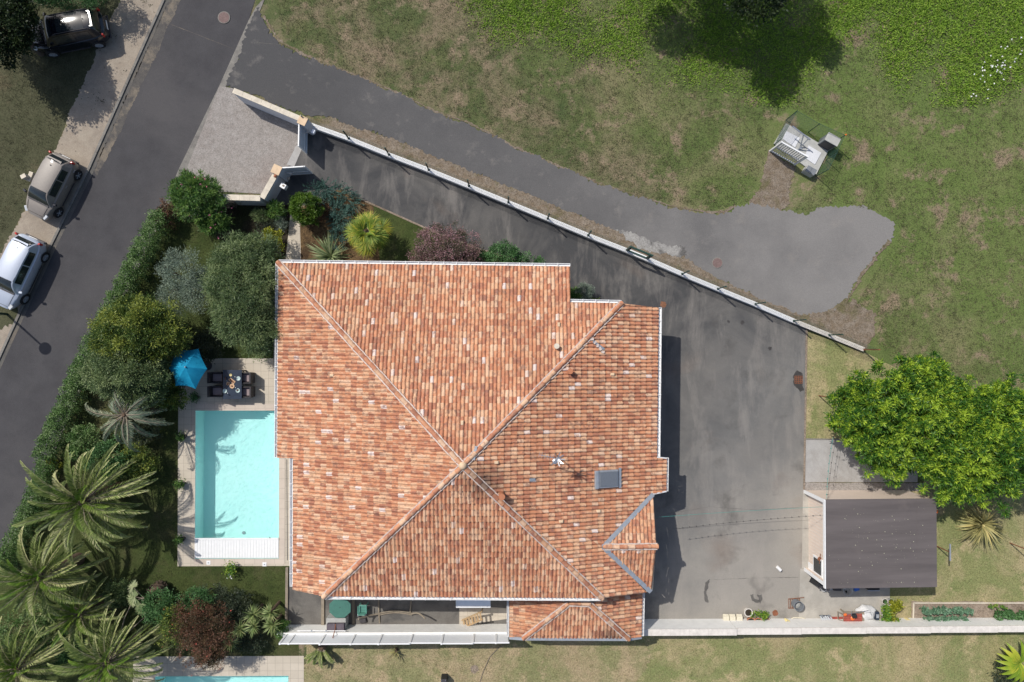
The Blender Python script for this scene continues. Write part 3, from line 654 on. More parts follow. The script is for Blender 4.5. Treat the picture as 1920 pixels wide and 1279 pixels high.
w0, = pp([(520,858)], 'W'); gutter(house, NWc, w0, -EX); w1, w2 = pp([(549,859),(549,1100)], 'W'); gutter(house, w1, w2, -EX)
gutter(house, SWc, SEc, -NY)
e0, e1 = pp([(1235,577),(1232,857)], 'E'); gutter(house, e0, e1, EX); e2, e3 = pp([(1250,859),(1249,921)], 'E'); gutter(house, e2, e3, EX, .07)
strip(house, e1, e2, .06, 'white', 'verge_flashing', .05, .05); strip(house, e3, pp([(1224,926)], 'E')[0], .06, 'white', 'verge_flashing', .05, .05)
# walls, soffit, openings (under the eaves)
zw = 2.62
m = MB(); ins = .55
x0 = w1.x+ins; x1 = e0.x-ins; y1 = NWc.y-ins; y0 = SWc.y+ins+.1
xm = nE.x-ins; ym = NEc.y-ins
fp = [(x0, y0), (x1, y0), (x1, ym), (xm, ym), (xm, y1), (NWc.x+ins, y1), (NWc.x+ins, w0.y+ins), (x0, w0.y+ins)]
m.prism(fp, 0, zw); house.part('wall', m, 'render')
m = MB(); eo = .04
so_ = [(w1.x, w2.y), (gS.x-.35, SEc.y), (gS.x-.35, gS.y+.2), (R1.x-.25, gS.y+.2), (R1.x-.25, e3.y), (e0.x-.05, e3.y), (e0.x-.05, e0.y-.05), (NEc.x, NEc.y-.05), (n1.x-.05, n1.y-.05), (nE.x-.05, nE.y-.05), (NWc.x+.05, NWc.y-.05), (w0.x+.05, w0.y+.02), (w1.x+.05, w1.y)]
m.prism(so_, zw+.01, zw+.06); house.part('soffit', m, 'white')
# roof ends: boards that close the slopes down to the soffit
m = MB()
def drop(a, b):
    m = MB(); m.add([a+Vector((0,0,-.02)), b+Vector((0,0,-.02)), Vector((b.x, b.y, zw+.03)), Vector((a.x, a.y, zw+.03))], [(0,1,2,3)]); house.part('fascia', m, 'render')
for a, b in ((nE, n1), (NEc, e0), (w0, w1), (w2, SWc), (SWc, SEc), (e1, e2), (e2, e3), (gSe, R1), (R1, gNe), (n1, NEc), (SEc, gS)): drop(a, b)
# openings in the walls
def opening(cx, cy, nx, ny, w, h, z, name='window'):
    c = Vector((cx, cy, z)); n = Vector((nx, ny, 0)); s_ = Vector((-ny, nx, 0)); m = MB()
    for t_ in (-1, 1): m.bar(c+s_*t_*w/2-Vector((0,0,h/2))+n*.03, c+s_*t_*w/2+Vector((0,0,h/2))+n*.03, .07)
    for t_ in (-1, 1): m.bar(c-s_*w/2+Vector((0,0,t_*h/2))+n*.032, c+s_*w/2+Vector((0,0,t_*h/2))+n*.032, .07)
    m.bar(c-Vector((0,0,h/2))+n*.025, c+Vector((0,0,h/2))+n*.025, .05)
    f = house.part(name, m, 'white'); house.part('pane', MB().box(c+n*.012, (w if abs(ny) else .02, w if abs(nx) else .02, h)), 'glass', parent=f)
for yy in (0, -3.4): opening(x0-.0, w0.y-1.6+yy*.7, -1, 0, 1.8, 2.1, 1.06, 'patio_door')
for yy in (2.2, 5.2, 8.2): opening(NWc.x+ins, y1-yy, -1, 0, 1.3, 1.2, 1.5)
for xx in (2, 5.5, 9, 12.5): opening(NWc.x+ins+xx, y1, 0, 1, 1.2, 1.2, 1.5)
for yy in (1.6, 4.6, 7.2): opening(x1, ym-yy, 1, 0, 1.3, 1.2, 1.5)
for xx in (3, 7): opening(x0+xx, y0, 0, -1, 1.1, 1.1, 1.5)
# the bay under the gable
m = MB().prism([(x1-.3, gS.y+.5), (R1.x-.26, gS.y+.5), (R1.x-.26, gN.y-.4), (x1-.3, gN.y-.4)], .003, zw-.004); house.part('bay_wall', m, 'render')
# roof furniture
def on_roof(px, py, s): return plane_pt(px, py, DIRN[s])
a, b = on_roof(1117, 898, 'E'), on_roof(1158, 896, 'E')
c = (a+b)/2; ang = -math.atan(SL)
m = MB().box(c+Vector((0,0,.12)), (1.18, .86, .16), 0, math.atan(SL)); sk_o = house.part('skylight', m, 'zinc', bevel=.015)
m = MB().box(c+Vector((.08,0,.205)), (.95, .72, .02), 0, math.atan(SL)); house.part('shutter', m, plain('skylight_shutter', (.20,.22,.25), .5, .3, scale=20), parent=sk_o)
m = MB().box(c+Vector((-.55,0,.36)), (.18, .88, .16), 0, math.atan(SL)); house.part('shutter_box', m, 'zinc', parent=sk_o, bevel=.02)
m = MB().box(c+Vector((.68,0,-.12)), (.14, 1.0, .02), 0, math.atan(SL)); house.part('flashing', m, 'zinc', parent=sk_o)
def vent(px, py, s, r, h, mat, cap=True):
    c = on_roof(px, py, s)+Vector((0,0,.02)); m = MB().lathe([(r,0),(r*.95,h),(r*1.15,h),(r*1.12,h+.05)] if cap else [(r,0),(r,h)], c, 12); house.part('flue' if h > .3 else 'vent_tile', m, mat, smooth=True)
vent(1043, 649, 'N', .12, .28, 'cap'); vent(1068, 696, 'E', .12, .3, 'terra'); vent(941, 927, 'E', .14, .5, 'terra')
for px, py, s in ((931,867,'E'),(1052,977,'E'),(1122,958,'E'),(1148,702,'E'),(1048,609,'N'),(867,793,'N'),(623,704,'W')):
    c = on_roof(px, py, s)+Vector((0,0,.07)); m = MB().box(c, (.26,.17,.13) if s in 'EW' else (.17,.26,.13), taper=.7); house.part('vent_tile', m, 'capterra', bevel=.03)
c = on_roof(998, 899, 'E')+Vector((0,0,.08)); house.part('glass_tile', MB().box(c, (.28,.13,.04), 0, math.atan(SL)), 'zinc')
for a, b, s in (((893,836),(888,862),'E'),((1112,640),(1132,655),'E')):
    A, B = on_roof(*a, s)+Vector((0,0,.1)), on_roof(*b, s)+Vector((0,0,.1)); house.part('lead_flashing', MB().bar(A, B, .12, .02), 'zinc')
m = MB()
for i in range(5):
    c = on_roof(1110+i*5, 636+i*6, 'E')+Vector((0,0,.1)); m.box(c, (.16,.12,.04), i*.7)
house.part('loose_mortar', m, 'mortar')
# aerial
base = on_roof(1062, 866, 'E'); top = base+Vector((0,0,1.9))
base = on_roof(1040, 850, 'E'); 
m = MB().tube([base, base+Vector((0,0,1.7))], .022, 8); aer = house.part('aerial_mast', m, 'steel')
tp_ = base+Vector((0,0,1.62)); m = MB(); bd = Vector((-.97,.22,0)).normalized(); bs = Vector((bd.y,-bd.x,0))
m.bar(tp_, tp_+bd*.85, .03)
for i in range(6): c_ = tp_+bd*(.2+.13*i); m.bar(c_-bs*.13, c_+bs*.13, .014)
for k in range(5):
    a1 = k*.62-1.3; dd = Vector((math.cos(a1), math.sin(a1), .35)); m.bar(tp_, tp_+dd*.34, .045, .02)
m.bar(tp_+Vector((0,0,-.2)), tp_+Vector((-.25,-.3,-.1)), .05, .015); m.bar(tp_+Vector((0,0,-.2)), tp_+Vector((.2,-.25,-.1)), .05, .015)
m.lathe([(.10,0),(.12,.03),(.07,.05)], tp_+Vector((-.1,-.12,.02)), 14)
house.part('aerial', m, 'steel', parent=aer)
# ---- the lower wing on the south boundary
wz = 3.02; WB = P(1067, 1131, wz); WE = P(1105, 1132, wz)
wing = T('annexe', 'small terracotta-roofed annexe on the south boundary wall, under the big roof', 'annexe', P(1085, 1160, 0))
sS = -NY
def pw_(px, py, n, base): return plane_pt(px, py, n, base)
wS = [WB, WE, pw_(1178,1197,sS,WB), pw_(982,1196,sS,WB)]
ex1 = pw_(1205,1100,EX,WE); ex2 = pw_(1203,1193,EX,WE); wx1 = pw_(955,1108,-EX,WB); wx2 = pw_(955,1194,-EX,WB)
slope([wS], sS, WB, 11, wing); slope([[WE, ex1, ex2, wS[2]]], EX, WE, 12, wing); slope([[WB, wx1, wx2, wS[3]]], -EX, WB, 13, wing)
slope([[Vector((WB.x, WB.y, WB.z)), Vector((WE.x, WE.y, WB.z)), Vector((WE.x, WE.y+1.0, WB.z-.33)), Vector((WB.x, WB.y+1.0, WB.z-.33))]], NY, WB, 14, wing)
hipline(WB, wS[3], wing, .1); hipline(WE, wS[2], wing, .1); hipline(WB, WE, wing, .1)
gutter(wing, ex1, ex2, EX, .08); gutter(wing, wx1, wx2, -EX, .08)
gz = MB(); A_ = [wx2, wS[3], wS[2], ex2]
for a, b in zip(A_[:-1], A_[1:]): gz.bar(a+Vector((0,-.06,-.02)), b+Vector((0,-.06,-.02)), .14, .08)
wing.part('zinc_gutter', gz, 'zinc')
m = MB().prism([(wx1.x+.15, wx2.y+.25), (ex1.x-.12, wx2.y+.25), (ex1.x-.12, WB.y+1.0), (wx1.x+.15, WB.y+1.0)], 0, 2.02); wing.part('wall', m, 'render')
# ================================================================ WALLS AND FENCES
def wallrun(t, pts, h, w, mat, cap=None, caph=.05, capw=.06, n=None):
    """a wall through ground points with coping stones laid end to end on it"""
    m = MB()
    for a, b in zip(pts[:-1], pts[1:]): a = P(*a); b = P(*b); m.bar(a+Vector((0,0,h/2)), b+Vector((0,0,h/2)), w, h)
    o = t.part('wall', m, mat)
    if cap:
        for a, b in zip(pts[:-1], pts[1:]):
            a = P(*a); b = P(*b); L = (b-a).length; k = max(1, round(L/.52)); m = MB()
            for i in range(k): m.bar(a.lerp(b, i/k)+Vector((0,0,h+caph/2+.002)), a.lerp(b, (i+.985)/k)+Vector((0,0,h+caph/2+.002)), w+capw, caph)
            t.part('coping', m, cap)
def post(t, p, w, h, mat, capm=None, name='pillar'):
    c = P(*p); o = t.part(name, MB().box(c+Vector((0,0,h/2)), (w,w,h), math.radians(-25)), mat, bevel=.01)
    if capm: t.part('pillar_cap', MB().box(c+Vector((0,0,h+.035)), (w+.04,w+.04,.06), math.radians(-25)), capm, parent=o, bevel=.01)
    return o
wa_ = T('entrance_wall', 'white entrance wall with pale stone coping between street gravel and the lane', 'wall', P(520, 215))
wallrun(wa_, [(459,190),(577,240)], 1.55, .22, 'greyrender', 'cap'); post(wa_, (584,245), .42, 1.62, 'greyrender', 'capterra')
m = MB().box(P(588,247,1.1), (.18,.22,.2), math.radians(-25)); wa_.part('gate_motor', m, 'alu', bevel=.03)
wb_ = T('entrance_wall', 'angled white wall with stone coping between the gravel apron and the shrub garden', 'wall', P(500, 365))
wallrun(wb_, [(533,338),(508,382)], 1.35, .24, 'greyrender', 'cap'); wallrun(wb_, [(505,382),(430,380)], 1.35, .24, 'greyrender', 'cap')
post(wb_, (536,332), .44, 1.5, 'greyrender', 'capterra'); 
wb_.part('gate_motor', MB().box(P(541,335,1.0), (.14,.14,.16), math.radians(-25)), 'kerb', bevel=.03)
c = P(527,349,1.05); mbx = T('letterbox', 'small white letterbox on the angled entrance wall', 'letterbox', c)
mbx.part('box', MB().box(c+Vector((.12,0,-.1)), (.3,.26,.35), math.radians(-30)), 'white', bevel=.02); mbx.part('label_plate', MB().box(c+Vector((.15,0,.085)), (.12,.1,.01), math.radians(-30)), 'greywood')
c = P(517, 331, 1.45); single('terracotta_ball', MB().lathe([(.02,0),(.08,.04),(.09,.09),(.05,.15),(.01,.17)], c, 10), 'terra', 'small terracotta ball on the coping beside the gate pillar', 'ornament', smooth=True)
def gate(a, b, h, label):
    A = P(*a); B = P(*b); t = T('gate_leaf', label, 'gate', A, 'two leaves of the driveway gate'); d = (B-A).normalized(); z = Vector((0,0,1))
    m = MB(); m.bar(A+z*.1, A+z*h, .07); m.bar(B+z*.1, B+z*h, .07)
    for q in (.12, .55, h-.04): m.bar(A+z*q, B+z*q, .06, .08)
    t.part('frame', m, 'white'); m = MB(); m.bar(A+z*.33+d*.03, B+z*.33-d*.03, .02, .36); m.bar(A+z*((.59+h-.1)/2)+d*.03, B+z*((.59+h-.1)/2)-d*.03, .02, h-.7)
    t.part('panel', m, 'alu'); c = A.lerp(B, .3)+Vector((.1,-.02,.9))
    t.part('opener_arm', MB().tube([A+Vector((.25,-.12,1.0)), A.lerp(B,.2)+Vector((.32,-.2,.98)), A.lerp(B,.35)+Vector((.08,-.08,.95))], .03, 6), 'steel')
    return t
gate((577,241), (576,289), 1.6, 'open white gate leaf beside the long fence, casting a dark shadow')
gate((538,329), (586,326), 1.55, 'open white gate leaf beside the angled wall pillar')
# ---- the long green mesh fence on its low white wall
FB = [(583,238),(657.5,264.5),(732,294.5),(805.5,322.5),(880,352.5),(953,382.5),(1026,412.5),(1101,443.5),(1172,471),(1211,487),(1275.7,515),(1342,542.5),(1412,571),(1484,602),(1550,628.5),(1616,655.5)]
fn = T('mesh_fence', 'long green post and wire fence on a low white wall between driveway and lane', 'fence', P(1100, 443))
wh = [.42,.42,.40,.40,.40,.38,.38,.36,.36,.34,.32,.30,.26,.24,.20]
for i in range(len(FB)-1):
    a, b = P(*FB[i]), P(*FB[i+1]); h = wh[i]; m = MB()
    m.bar(a+Vector((0,0,h/2)), b+Vector((0,0,h/2)), .20, h); fn.part('wall', m, 'whitewear' if i > 12 else 'render')
    m = MB(); m.bar(a.lerp(b, .003)+Vector((0,0,h+.03)), b.lerp(a, .003)+Vector((0,0,h+.03)), .235, .055)
    s_ = (b-a).normalized().cross(Vector((0,0,1)))
    for q in (-.06, 0, .06): m.bar(a.lerp(b, .003)+s_*q+Vector((0,0,h+.063)), b.lerp(a, .003)+s_*q+Vector((0,0,h+.063)), .02, .012)
    fn.part('coping', m, 'capwhite' if i > 12 else 'white')
for i, p in enumerate(FB):
    if i in (8, 9): continue
    c = P(*p); h = wh[min(i, 14)]; m = MB().bar(c+Vector((0,0,h)), c+Vector((0,0,1.82)), .06); m.box(c+Vector((0,0,h+.08)), (.11,.11,.05)); fn.part('post', m, 'green' if i != 15 else 'rust')
m = MB()
for i in range(len(FB)-1):
    if i == 8: continue
    a, b = P(*FB[i]), P(*FB[i+1]); h = wh[i]+.08; n = int((b-a).length/.1)
    for k in range(n): q = a.lerp(b, (k+.5)/n); m.bar(q+Vector((0,0,h)), q+Vector((0,0,1.72)), .005)
    for k in range(8): zz = h+(1.72-h)*k/7; m.bar(a+Vector((0,0,zz)), b+Vector((0,0,zz)), .006)
fn.part('wire_mesh', m, 'green')['kind'] = 'stuff'
a, b = P(*FB[8]), P(*FB[9]); m = MB(); z = Vector((0,0,1))
for q in (a, b): m.bar(q+z*.36, q+z*1.75, .08)
for q in (.5, 1.72): m.bar(a+z*q, b+z*q, .07)
d = (b-a).normalized(); 
for q in (a+d*.1, b-d*.1): m.bar(q+z*.5, q+z*1.72, .05)
m.bar(a+z*1.5, b+z*1.5, .05)
fn.part('gate_frame', m, 'green')
# ---- the south boundary wall, stepped, with pale coping
sw = T('boundary_wall', 'long white boundary wall with stepped pale coping east of the annexe', 'wall', P(1560, 1172))
segs = [(1204,1381,1.42),(1381,1502,1.33),(1502,1624,1.28),(1624,1744,1.24),(1744,1870,1.18),(1870,2050,1.14)]
for x0_, x1_, h in segs:
    a, b = P(x0_, 1166), P(x1_, 1166+(x1_-x0_)*.004); k = (H-h)/H
    A = P(948+(x0_-948)*k, 1166); B = P(948+(x1_-948)*k, 1166); A.y = B.y = P(0,1166).y-.07-(0.0)
    sw.part('wall', MB().bar(A+Vector((0,0,h/2)), B+Vector((0,0,h/2)), .2, h), 'render')
    L = (B-A).length; n = max(1, round(L/.5)); m = MB()
    for i in range(n): m.bar(A.lerp(B, i/n)+Vector((0,-.04,h+.032)), A.lerp(B, (i+.99)/n)+Vector((0,-.04,h+.032)), .34, .06)
    sw.part('coping', m, 'capwhite')
pf = T('panel_fence', 'white plastic panel fence on a rendered wall beside the side yard', 'fence', P(740, 1180))
A, B = P(532, 1174), P(950, 1172); A.y = B.y = P(0, 1173).y-.1
pf.part('wall', MB().bar(A+Vector((0,0,.55)), B+Vector((0,0,.55)), .2, 1.1), 'render')
xs_ = [532,548,606,663,714,772,830,888,930,955]; n = 0
for i in range(len(xs_)-1):
    k = .95; a = Vector((P(xs_[i],0).x*k+.0, A.y, 1.1)); b = Vector((P(xs_[i+1],0).x*k, A.y, 1.1)); hh = 1.0+(.08 if i in (2,3,4,6) else 0)
    m = MB(); m.bar(a+Vector((.05,-.02,hh/2)), b+Vector((-.05,-.02,hh/2)), .035, hh)
    pf.part('panel', m, 'pvc'); pf.part('panel_rail', MB().bar(a+Vector((0,-.02,hh+.03)), b+Vector((0,-.02,hh+.03)), .07, .06), 'white')
    pf.part('post', MB().box(a+Vector((0,-.02,hh/2+.02)), (.09,.10,hh+.12)), 'white')
# ================================================================ SHED
c1, c2 = P(1507, 919), P(1702, 1069); sx0, sx1, sy0, sy1 = c1.x, c2.x, c2.y, c1.y; sh = 2.45
shed = T('garden_shed', 'cream shed with flat brown felt roof by the yard and fruit trees', 'shed', ((sx0+sx1)/2, (sy0+sy1)/2, 0))
m = MB(); wr = .24
m.prism([(sx0+wr,sy0+.14),(sx1-.1,sy0+.14),(sx1-.1,sy1-.14),(sx0+wr,sy1-.14)], 0, sh-.04); shed.part('wall', m, 'siding')
for y_ in (sy1-.07, sy0+.07):
    m = MB().add([(x_, y_+d_, z_) for x_, zt_ in ((sx0+.02, sh+.03), (sx1-.06, sh-.15)) for d_ in (-.06, .06) for z_ in (0, zt_)], [(0,1,3,2),(4,6,7,5),(0,4,5,1),(2,3,7,6),(1,5,7,3),(0,2,6,4)]); shed.part('side_wall', m, 'siding')
    m = MB().box((sx0-.005, y_, sh/2), (.03, .19, sh-.02)); shed.part('corner_board', m, 'white')
m = MB()
for i in range(22): y_ = sy0+.3+(sy1-sy0-.6)*i/21; m.box((sx0+wr-.006, y_, 1.2), (.012, .02, 2.3))
shed.part('siding_battens', m, 'capwhite')['kind'] = 'stuff'
m = MB()
rz0, rz1 = sh+.06, sh-.12; o_ = .09
def rs(x, y, up=0): return Vector((x, y, rz0+(rz1-rz0)*(x-sx0)/(sx1-sx0)+up))
m.add([rs(sx0-o_*.3,sy0-o_), rs(sx1+o_,sy0-o_), rs(sx1+o_,sy1+o_*.5), rs(sx0-o_*.3,sy1+o_*.5)]+[rs(sx0-o_*.3,sy0-o_,.09), rs(sx1+o_,sy0-o_,.09), rs(sx1+o_,sy1+o_*.5,.09), rs(sx0-o_*.3,sy1+o_*.5,.09)], [(3,2,1,0),(4,5,6,7),(0,1,5,4),(1,2,6,5),(2,3,7,6),(3,0,4,7)])
rf = shed.part('roof', m, 'felt')
m = MB()
for i in range(1, 5):
    y_ = sy0+(sy1-sy0)*i/5+.04*(i % 2); m.bar(rs(sx0, y_, .092), rs(sx1-.95 if i % 2 else sx1, y_, .092), .035, .008)
m.bar(rs(sx1-.95, sy0, .093), rs(sx1-.95, sy1, .093), .03, .008)
shed.part('roof_seam', m, 'felt', parent=rf)
m = MB(); rr = random.Random(4)
for i in range(110):
    r_ = rr.choice((.008, .01, .014, .024)); u_ = rr.choice((.25,.45,.6,.8)); w_ = rr.choice((.2,.5,.65)); c = rs(sx0+(sx1-sx0)*min(.97, max(.03, rr.gauss(u_, .13))), sy0+(sy1-sy0)*min(.96, max(.04, rr.gauss(w_, .15))), .094); m.lathe([(r_,0),(r_*.9,.004)], c, 6)
shed.part('lichen', m, 'moss', parent=rf)['kind'] = 'stuff'
shed.part('fascia', MB().bar(rs(sx0-.05, sy0-o_, .01), rs(sx0-.05, sy1+.05, .01), .05, .2), 'white')
c = Vector((sx0+wr-.02, P(0,1053).y, 1.2)); f = shed.part('window', MB().box(c, (.06,.95,1.05)), 'white'); shed.part('pane', MB().box(c-Vector((.035,0,0)), (.02,.75,.85)), 'glass', parent=f)
m = MB().box((sx0+wr-.015, P(0,1066).y, 1.15), (.035,.5,2.2)); shed.part('door_panel', m, 'white')
m = MB(); 
lc = Vector((sx0+wr-.1, P(0,1036).y, 1.55)); m.tube([lc+Vector((0,-.25,0)), lc+Vector((0,.3,.1))], .02, 6); m.lathe([(.09,-.02),(.11,.0),(.09,.02)], lc, 12); shed.part('wall_lamp', m, 'rust')
c = P(1748, 946, 1.6); sb = T('wall_basket', 'dark grey bag hanging on the east shed wall with an orange tool', 'bag', c)
sb.part('bag', MB().box(c+Vector((.12,0,.1)), (.32,.42,.5), taper=.75), 'dark', bevel=.08); sb.part('handle', MB().tube([c+Vector((.05,-.35,-.2)), c+Vector((.42,-.38,-.2)), c+Vector((.42,-.48,-.2)), c+Vector((.06,-.46,-.2))], .03, 6), 'orange')
# ================================================================ CARS
def car(name, label, paint, cx, cy, ang, L, Wd, Ht, wb, hood=.95, belt=.90, rear=.78, rails=False, hatch=True, glassroof=False):
    t = T(name, label, 'car', P(cx, cy, Z(5)), 'cars parked along the street', math.radians(ang), True)
    hw = Wd/2; nx = 34; XS = [(-L/2)+L*i/(nx-1) for i in range(nx)]
    pw = lambda x: hw*(1-abs(2*x/L)**(7 if x < 0 else 4.2)*(.36 if x < 0 else .42))*(1 if abs(x) < L/2-1e-6 else .93)
    fx0, fx1 = L/2-hood*1.0, L/2-hood-.62           # windscreen foot, top
    rx1, rx0 = -L/2+.42, -L/2+.14                   # rear glass top, foot
    def zt(x):                                      # top of the lower body
        if x > fx0: u = (x-fx0)/(L/2-fx0); return belt-.02-.20*u**2.2-.03*u
        if x < rx0: return belt+.02-.10*((rx0-x)/(rx0+L/2))**1.5
        return belt
    V = []; Fs = []; m = MB()
    for x in XS:
        w = pw(x); z1 = zt(x); e = abs(2*x/L)**10; zb = .22+.12*e
        prof = [(w*.86, zb), (w*.97, zb+.10), (w, .50), (w*.99, z1-.18), (w*.955, z1-.05), (w*.87, z1), (w*.5, z1+.025), (0, z1+.035)]
        V += [(x, y, z) for y, z in prof]+[(x, -y, z) for y, z in prof[:-1][::-1]]
    k = 15
    for i in range(nx-1):
        for j in range(k): a = i*k+j; b = i*k+(j+1) % k; Fs.append((a, b, b+k, a+k))
    Fs += [tuple(range(k)), tuple(range((nx-1)*k, nx*k))[::-1]]
    m.add(V, Fs)
    def ztop(x):
        if x > fx1: u = (fx0-x)/(fx0-fx1); return belt+(Ht-.035-belt)*math.sin(max(0, min(1, u))*PI/2)**.85
        if x < rx1: u = (x-rx0)/(rx1-rx0); return belt+(Ht-.10-belt)*max(0, min(1, u))**.8
        q = (x-rx1)/(fx1-rx1); return Ht-.10*(1-q)**2*1.0-.035*q**2
    def surf(x, tt, off=0):
        w = pw(x)*.90; z1 = ztop(x); zz = z1-belt; wt = w-.21*zz/(Ht-belt)-.02; s_ = 1 if tt >= 0 else -1; a = abs(tt)
        if a < .72: q = a/.72; y = wt*q; z = z1+.035*(1-q*q)-.03*q**4
        else: q = (a-.72)/.28; y = wt+(w-wt)*q; z = z1-.03-(zz-.03+.02)*q
        v = Vector((x, s_*y, z))
        if off:
            if a < .72: v.z += off; v.x += off*.6*(1 if x > fx1 else (-1 if x < rx1 else 0))
            else: v.y += s_*off; v.z += off*.3
        return v
    gx = [rx0+(fx0-rx0)*i/29 for i in range(30)]; gt = [-1,-.9,-.8,-.72,-.64,-.5,-.25,0,.25,.5,.64,.72,.8,.9,1]
    V = [surf(x, q) for x in gx for q in gt]; Fs = []; k = len(gt)
    for i in range(29):
        for j in range(k-1): a = i*k+j; Fs.append((a, a+1, a+1+k, a+k))
    m.add(V, Fs); body = t.part('body', m, paint, smooth=True)
    def patch(nm, xa, xb, ta, tb, mat='glass', off=.012, taper=0, nxx=10, nt=6, parent=None):
        V = []; Fs = []
        for i in range(nxx+1):
            for j in range(nt+1):
                u = i/nxx; q = j/nt; tq = ta+(tb-ta)*q
                if taper: tq *= (1-taper*u)
                V.append(surf(xa+(xb-xa)*u, tq, off))
        for i in range(nxx):
            for j in range(nt): a = i*(nt+1)+j; Fs.append((a, a+1, a+nt+2, a+nt+1))
        return t.part(nm, MB().add(V, Fs), mat, smooth=True, parent=parent)
    patch('windscreen', fx1-.02, fx0-.04, -.62, .62, taper=-.06)
    patch('rear_window', rx0+.03, rx1+.03, -.6, .6)
    for s_ in (-1, 1):
        for a, b in ((rx1+.25, (rx1+fx1)/2-.03), ((rx1+fx1)/2+.03, fx1+.02)): patch('side_window', a, b, s_*.76, s_*.955, nt=3)
        m = MB()
        for a in (-wb/2, wb/2): pass
        hx = (rx1+fx1)/2
        for q in (0, -.95): t.part('door_handle', MB().box((hx+q+.15, s_*hw*.985, .72), (.16,.03,.03)), 'steel' if 'black' not in paint else paint)
        t.part('mirror', MB().box((fx0-.22, s_*(hw+.06), belt+.06), (.12,.2,.13), s_*.3), 'car_black' if 'beige' in paint else paint, bevel=.03)
        hl = t.part('headlight', MB().box((L/2-.20, s_*hw*.66, belt-.20), (.30,.24,.10), s_*-.55, .35), 'clearlamp', bevel=.03)
        t.part('tail_light', MB().box((-L/2+.13, s_*hw*.80, belt-.04), (.10,.13,.26), s_*.5, -.1), 'redlamp', bevel=.03)
        if rails: t.part('roof_rail', MB().tube([surf(rx1+.1, s_*.66)+Vector((0,0,.0)), surf(rx1+.2, s_*.66)+Vector((0,0,.05)), surf(fx1-.25, s_*.66)+Vector((0,0,.05)), surf(fx1-.1, s_*.66)], .02, 6), 'dark')
        for a in (-wb/2-.03, wb/2-.03):
            R = .315 if not rails else .33; cc = Vector((a, s_*(hw-.10), R)); cyl = lambda r, w, n=22: [( cc.x+math.cos(2*PI*i/n)*r, cc.y+dy, cc.z+math.sin(2*PI*i/n)*r) for dy in (-w/2, w/2) for i in range(n)]
            def drum(r, w, n=22): return MB().add(cyl(r, w, n), [tuple(range(n))[::-1], tuple(range(n, 2*n))]+[(i, (i+1)%n, (i+1)%n+n, i+n) for i in range(n)])
            wh_ = t.part('wheel', drum(R, .21), 'black', bevel=.02); t.part('hubcap', drum(R*.62, .222), 'steel' if 'beige' not in paint else 'dark', parent=wh_)
            m = MB()
            for q in range(5): an = q*2*PI/5; m.bar(cc+Vector((0,s_*.115,0)), cc+Vector((math.cos(an)*R*.6, s_*.115, math.sin(an)*R*.6)), .05, .02)
            t.part('wheel_spokes', m, 'zinc', parent=wh_)
            # arch shadow gap
            t.part('wheel_arch', MB().add([(cc.x+math.cos(PI*i/12)*(R+.05+(.0 if j else -.02)), s_*(hw*.995-(0 if j else .02)), cc.z+math.sin(PI*i/12)*(R+.05)) for i in range(13) for j in (0, 1)], [(2*i, 2*i+1, 2*i+3, 2*i+2) for i in range(12)]), 'black')
    for s_ in (-1, 1):
        for xq in (fx0-.12, (rx1+fx1)/2, rx1+.12): t.part('panel_gap', MB().bar((xq, s_*(pw(xq)*.995+.004), .32), (xq, s_*(pw(xq)*.965+.004), belt-.10), .014, .012), 'black')
        t.part('sill_trim', MB().bar((-wb/2+.45, s_*(hw*.985), .30), (wb/2-.45, s_*(hw*.985), .30), .03, .06), 'dark')
        m = MB(); m.bar(surf(rx1+.05, s_*.70, .01), surf(fx1-.02, s_*.70, .01), .018, .008); t.part('roof_seam', m, 'dark')
        m = MB(); m.bar((fx0+.1, s_*hw*.70, belt+.012), (L/2-.22, s_*hw*.58, belt-.095), .014, .01); t.part('bonnet_gap', m, 'black')
    t.part('bonnet_gap', MB().bar((L/2-.14, -hw*.5, belt-.13), (L/2-.14, hw*.5, belt-.13), .014, .012), 'black')
    t.part('grille', MB().box((L/2-.02, 0, .58), (.06, Wd*.42, .12)), 'black', bevel=.02)
    t.part('number_plate', MB().box((-L/2-.005, 0, .58), (.02,.5,.11)), 'white')
    t.part('bumper_trim', MB().box((-L/2+.02, 0, .36), (.10,Wd*.72,.10)), 'dark', bevel=.03)
    m = MB(); m.bar((fx0+.02, -hw*.72, belt+.035), (fx0+.02, hw*.72, belt+.035), .09, .012); t.part('wiper_cowl', m, 'dark')
    m = MB(); m.bar((fx0-.02, hw*.5, belt+.07), (fx0-.20, -.05, belt+.20), .02); m.bar((fx0-.02, -.05, belt+.07), (fx0-.20, -hw*.6, belt+.20), .02); t.part('wiper', m, 'black')
    if glassroof: patch('roof_glass', rx1+.35, fx1-.35, -.6, .6, off=.006)
    m = MB().lathe([(.03,0),(.025,.04)], surf(rx1+.3, 0), 8); t.part('aerial_base', m, 'black')
    if hatch: m = MB().bar((rx1-.02, -hw*.5, Ht-.10), (rx1-.02, hw*.5, Ht-.10), .18, .03); t.part('roof_spoiler', m, paint, bevel=.01)
    return t
car('parked_car', 'glossy black car with roof rails parked half under the dark tree', 'car_black', 143, 70, 191.7, 4.10, 1.76, 1.60, 2.55, belt=.98, rails=True, glassroof=True)
car('parked_car', 'small beige car parked on the verge between the black and the silver car', 'car_beige', 110, 355, 243.6, 3.58, 1.64, 1.42, 2.28, hood=.80, belt=.93)
car('parked_car', 'silver-white hatchback parked at the left edge with its nose out of frame', 'car_white', 47, 512, 245.2, 4.05, 1.72, 1.42, 2.50, hood=.95, belt=.92)
